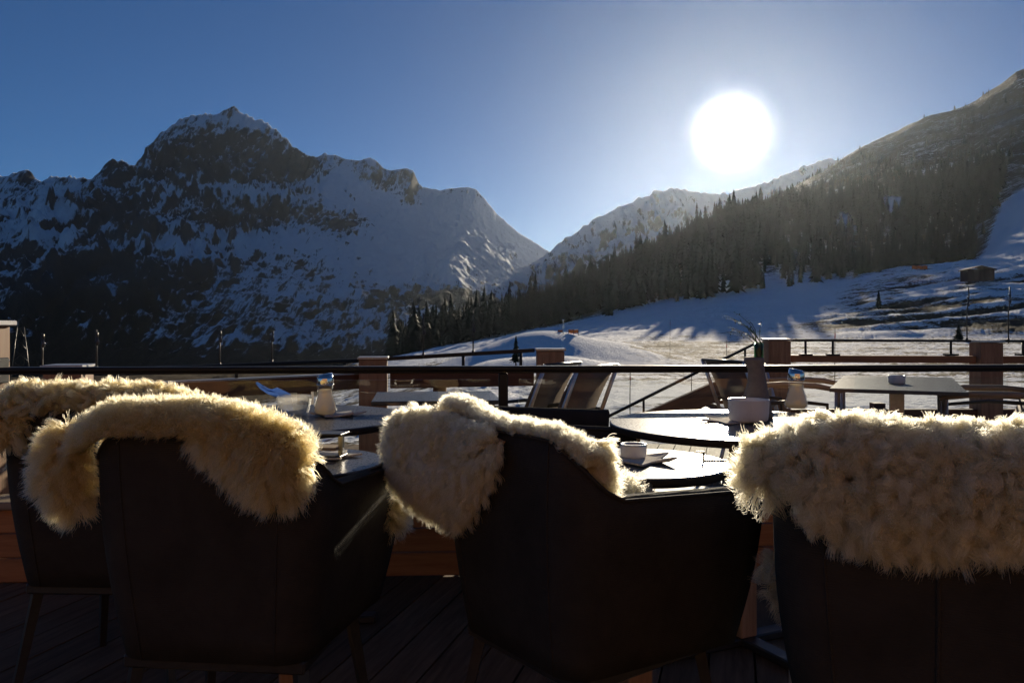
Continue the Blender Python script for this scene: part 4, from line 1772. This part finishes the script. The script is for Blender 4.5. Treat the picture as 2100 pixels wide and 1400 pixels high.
# b: the large honey-coloured skin in front left
sheepskin('b', 'thick honey sheepskin arched over the front left armchair',
          [([(395, 882), (470, 852), (560, 868), (606, 890), (626, 950), (608, 1000), (575, 1028), (520, 990), (455, 935)], -.012, -1, 1.0),
           ([(165, 890), (140, 872), (112, 905), (98, 945), (108, 1000), (140, 1032), (170, 1050), (178, 990)], .05, -1, 1.2)],
          (-.285, .222, 1.8), (-.25, .17, .76, .5), MAT['wool'], .044, 780000, 11, clump=.22, curl=.18, rad=.00055, RR=.042, per=14, sag=((-.4, .09), (-.3, .055), (-.2, .005), (.0, 0), (.08, .01), (.15, .035), (.2, .05), (.26, .09)), coil=.002,
          patches=[(.298, .50, .60, .014, .045, .04, 3500)])
# c: over the middle chair
sheepskin('c', 'pale honey sheepskin draped over the middle armchair',
          [([(812, 870), (860, 850), (930, 868), (1010, 893), (1035, 905), (1000, 975), (985, 1010), (960, 1050), (925, 1060), (880, 1025), (835, 985), (812, 940)], -.012, -1, 1.2)],
          (-.29, .262, 1.6), (-.25, .25, .76, 1.2), MAT['wool_pale'], .040, 780000, 23, clump=.28, curl=.27, rad=.00055, coil=.003, turns=1.8, per=22, RR=.030, phi0=1.05, sag=((-.4, .06), (-.3, .03), (-.22, .0), (-.15, .005), (-.08, .025), (.0, .035), (.18, .035), (.22, .05), (.27, .085)),
          patches=[(.10, .24, .65, .075, .13, .085, 14000)])
# d: cream curly skin on the right chair
sheepskin('d', 'long cream curly sheepskin covering the back of the right armchair',
          [([(1640, 930), (1640, 1000), (1665, 1010), (1700, 1048), (1780, 1085), (1870, 1105), (1930, 1096), (2010, 1078), (2130, 1078), (2260, 1030), (2300, 930)], -.014, -1, 1.1),
           ([(1545, 935), (1580, 915), (1625, 930), (1600, 985), (1556, 990)], .03, -1, 1.2)],
          (-.29, .33, 1.7), (-.27, .29, .76, .3), MAT['wool_pale'], .049, 800000, 37, clump=.38, curl=.40, rad=.00055, per=44, coil=.007, turns=1.6, RR=.036,
          patches=[(-.20, .42, .53, .10, .06, .05, 9000)])
# a: far left
sheepskin('a', 'curly honey sheepskin on the armchair at the left edge',
          [([(-60, 850), (-20, 835), (30, 850), (50, 880), (25, 890), (-20, 900), (-70, 900)], -.02, -1, 1.4)],
          (-.29, .29, 1.6), (-.27, .27, .70, .4), MAT['wool'], .055, 460000, 51, clump=.55, curl=.45, per=40, coil=.005)

# ------------------------------------------------------------------ furniture of the lower terrace
zt2 = .737
t = thing('long_table', 'grey rectangular table with pale column beyond the handrail', 'table', (at(1839, 0, 5.25).x, 5.25, 0), -.447)
hw = .36
MB().box((-hw, -.72, zt2 - .022), (hw, .72, zt2), None, .004).build('top', MAT['table_top'], t)
MB().box((-.045, -.045, .03), (.045, .045, zt2 - .06), None, .004).build('column', MAT['aluminium'], t)
MB().box((-.11, -.11, zt2 - .06), (.11, .11, zt2 - .023)).build('top_bracket', MAT['aluminium'], t)
MB().box((-.3, -.3, .003), (.3, .3, .028), None, .004).build('base', MAT['leg_metal'], t)
ashtray(Vector((at(1839, 0, 5.15).x, 5.15, zt2 + .0006)), 'white ashtray on the rectangular table beyond the handrail', .052, .05)

t = thing('square_table', 'dark table with bluish sheen behind the middle sheepskin', 'table', (at(905, 0, 4.35).x, 4.35, 0), .12)
MB().box((-.36, -.30, .705), (.30, .30, .727), None, .004).build('top', MAT['table_top'], t)
MB().box((-.04, -.04, .03), (.04, .04, .70), None, .004).build('column', MAT['leg_metal'], t)
MB().box((-.25, -.25, .003), (.25, .25, .028), None, .004).build('base', MAT['leg_metal'], t)


def slat_chair(loc, rz, label):
    """wooden slatted armchair with pale metal frame; it faces local +X"""
    t = thing('slatted_armchair', label, 'armchair', loc, rz, 'slatted armchairs at the rectangular table')
    for i in range(6):
        y = -.26 + i * .104
        MB().box((-.24, y - .042, .43), (.24, y + .042, .45), None, .004).build('seat_slat', MAT['wood_pale'], t)
    for i in range(5):
        z = .50 + i * .075
        MB().box((-.27 - .03 * i, -.27, z), (-.25 - .03 * i, .27, z + .055), None, .004).build('back_slat', MAT['wood_pale'], t)
    for sy in (-1, 1):
        m = MB()
        y = sy * .30
        pts = [(-.30, y, .69), (-.12, y, .705), (.08, y, .70), (.25, y, .67)]
        m.tube(pts, [.018, .02, .02, .014], 8)
        m.build('armrest', MAT['wood_pale'], t)
        MB().tube([(-.34, y, .82), (-.24, y, .44), (-.28, y, .003)], .016, 8).build('rear_leg', MAT['aluminium'], t)
        MB().tube([(.22, y, .665), (.22, y, .003)], .018, 8).build('front_leg', MAT['aluminium'], t)
        MB().box((-.26, y - .012, .40), (.22, y + .012, .428)).build('side_rail', MAT['aluminium'], t)
    return t


slat_chair((at(1655, 0, 5.75).x, 5.75, 0), -.447, 'slatted wooden armchair left of the rectangular table beyond the handrail')
slat_chair((at(2015, 0, 5.0).x, 5.0, 0), math.pi - .447, 'slatted wooden armchair right of the rectangular table beyond the handrail')


def sling_chair(loc, rz, label):
    """reclining chair seen from behind: grey sling back in a pale frame; faces local +Y"""
    t = thing('sling_chair', label, 'chair', loc, rz, 'grey sling chairs on the lower terrace')
    n = 8
    m = MB()
    vs, fs = [], []
    for k in range(n):
        q_ = k / (n - 1)
        z = .42 + .46 * q_
        y = -.20 - .18 * q_ ** 1.3 + .015 * math.sin(q_ * 3.1)
        for x, dy in ((-.22, 0), (.22, 0), (.22, .012), (-.22, .012)):
            vs.append((x, y + dy, z))
    for k in range(n - 1):
        for j in range(4):
            a = k * 4 + j
            b_ = k * 4 + (j + 1) % 4
            fs.append((a, b_, b_ + 4, a + 4))
    fs += [(0, 1, 2, 3)[::-1], tuple(4 * (n - 1) + j for j in range(4))]
    m.add(vs, fs, True)
    m.build('back_sling', MAT['sling'], t)
    MB().box((-.22, -.20, .405), (.22, .26, .42), None, .004).build('seat_sling', MAT['sling'], t)
    for sx in (-1, 1):
        x = sx * .235
        MB().tube([(x, -.385, .885), (x, -.29, .64), (x, -.20, .42), (x, .27, .42)], .013, 8).build('side_frame', MAT['aluminium'], t)
        MB().tube([(x, .25, .42), (x, .28, .003)], .013, 8).build('leg', MAT['aluminium'], t)
        MB().tube([(x, -.18, .42), (x, -.30, .003)], .013, 8).build('leg', MAT['aluminium'], t)
        MB().tube([(x, -.27, .62), (x, .0, .63), (x, .24, .60), (x, .25, .43)], .012, 8).build('armrest', MAT['leg_metal'], t)
    MB().tube([(-.235, -.383, .88), (.235, -.383, .88)], .011, 8).build('top_bar', MAT['leg_metal'], t)
    return t


sling_chair((at(1040, 0, 4.75).x, 4.95, 0), 1.05, 'left one of two leaning grey sling chairs behind the railing post')
sling_chair((at(1108, 0, 4.5).x, 4.65, 0), .98, 'right one of two leaning grey sling chairs behind the railing post')
sling_chair((at(1595, 0, 5.2).x, 5.3, 0), -1.25, 'grey sling chair seen from the side behind the vase')
sling_chair((at(2075, 0, 5.0).x, 5.3, 0), 1.15, 'grey sling chair at the right edge beyond the handrail')

# ------------------------------------------------------------------ the sun with its glare painted as a soft glow, and the air
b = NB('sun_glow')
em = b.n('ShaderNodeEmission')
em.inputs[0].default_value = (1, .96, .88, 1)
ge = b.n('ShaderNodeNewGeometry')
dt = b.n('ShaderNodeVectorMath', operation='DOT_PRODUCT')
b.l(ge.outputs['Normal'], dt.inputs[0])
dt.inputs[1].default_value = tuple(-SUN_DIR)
b.l(b.math('MULTIPLY', b.math('POWER', b.math('MAXIMUM', dt.outputs['Value'], 0.0), 40.0), 2.8), em.inputs[1])  # emission fades outward on an oversized ball, painting glare around the sun
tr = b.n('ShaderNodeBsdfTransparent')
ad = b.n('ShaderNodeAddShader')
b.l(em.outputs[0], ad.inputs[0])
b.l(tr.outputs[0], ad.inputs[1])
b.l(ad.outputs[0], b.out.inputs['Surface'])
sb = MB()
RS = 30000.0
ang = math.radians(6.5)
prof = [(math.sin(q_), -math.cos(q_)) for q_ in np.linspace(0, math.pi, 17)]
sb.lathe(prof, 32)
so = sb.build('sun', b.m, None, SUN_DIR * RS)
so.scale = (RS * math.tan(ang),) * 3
tag(so, 'low white sun with painted glow above the hazy ridge', kind='structure')

b = NB('alpine_haze')
pv = b.n('ShaderNodeVolumePrincipled')
pv.inputs['Color'].default_value = (.75, .87, 1.0, 1)
pv.inputs['Density'].default_value = HAZE_DENSITY
pv.inputs['Anisotropy'].default_value = HAZE_G
b.l(pv.outputs[0], b.out.inputs['Volume'])
hz = MB().box((-8100, -3100, -146), (8100, 9100, 575)).build('haze', b.m)
tag(hz, 'thin bright haze filling the mountain air', kind='stuff')
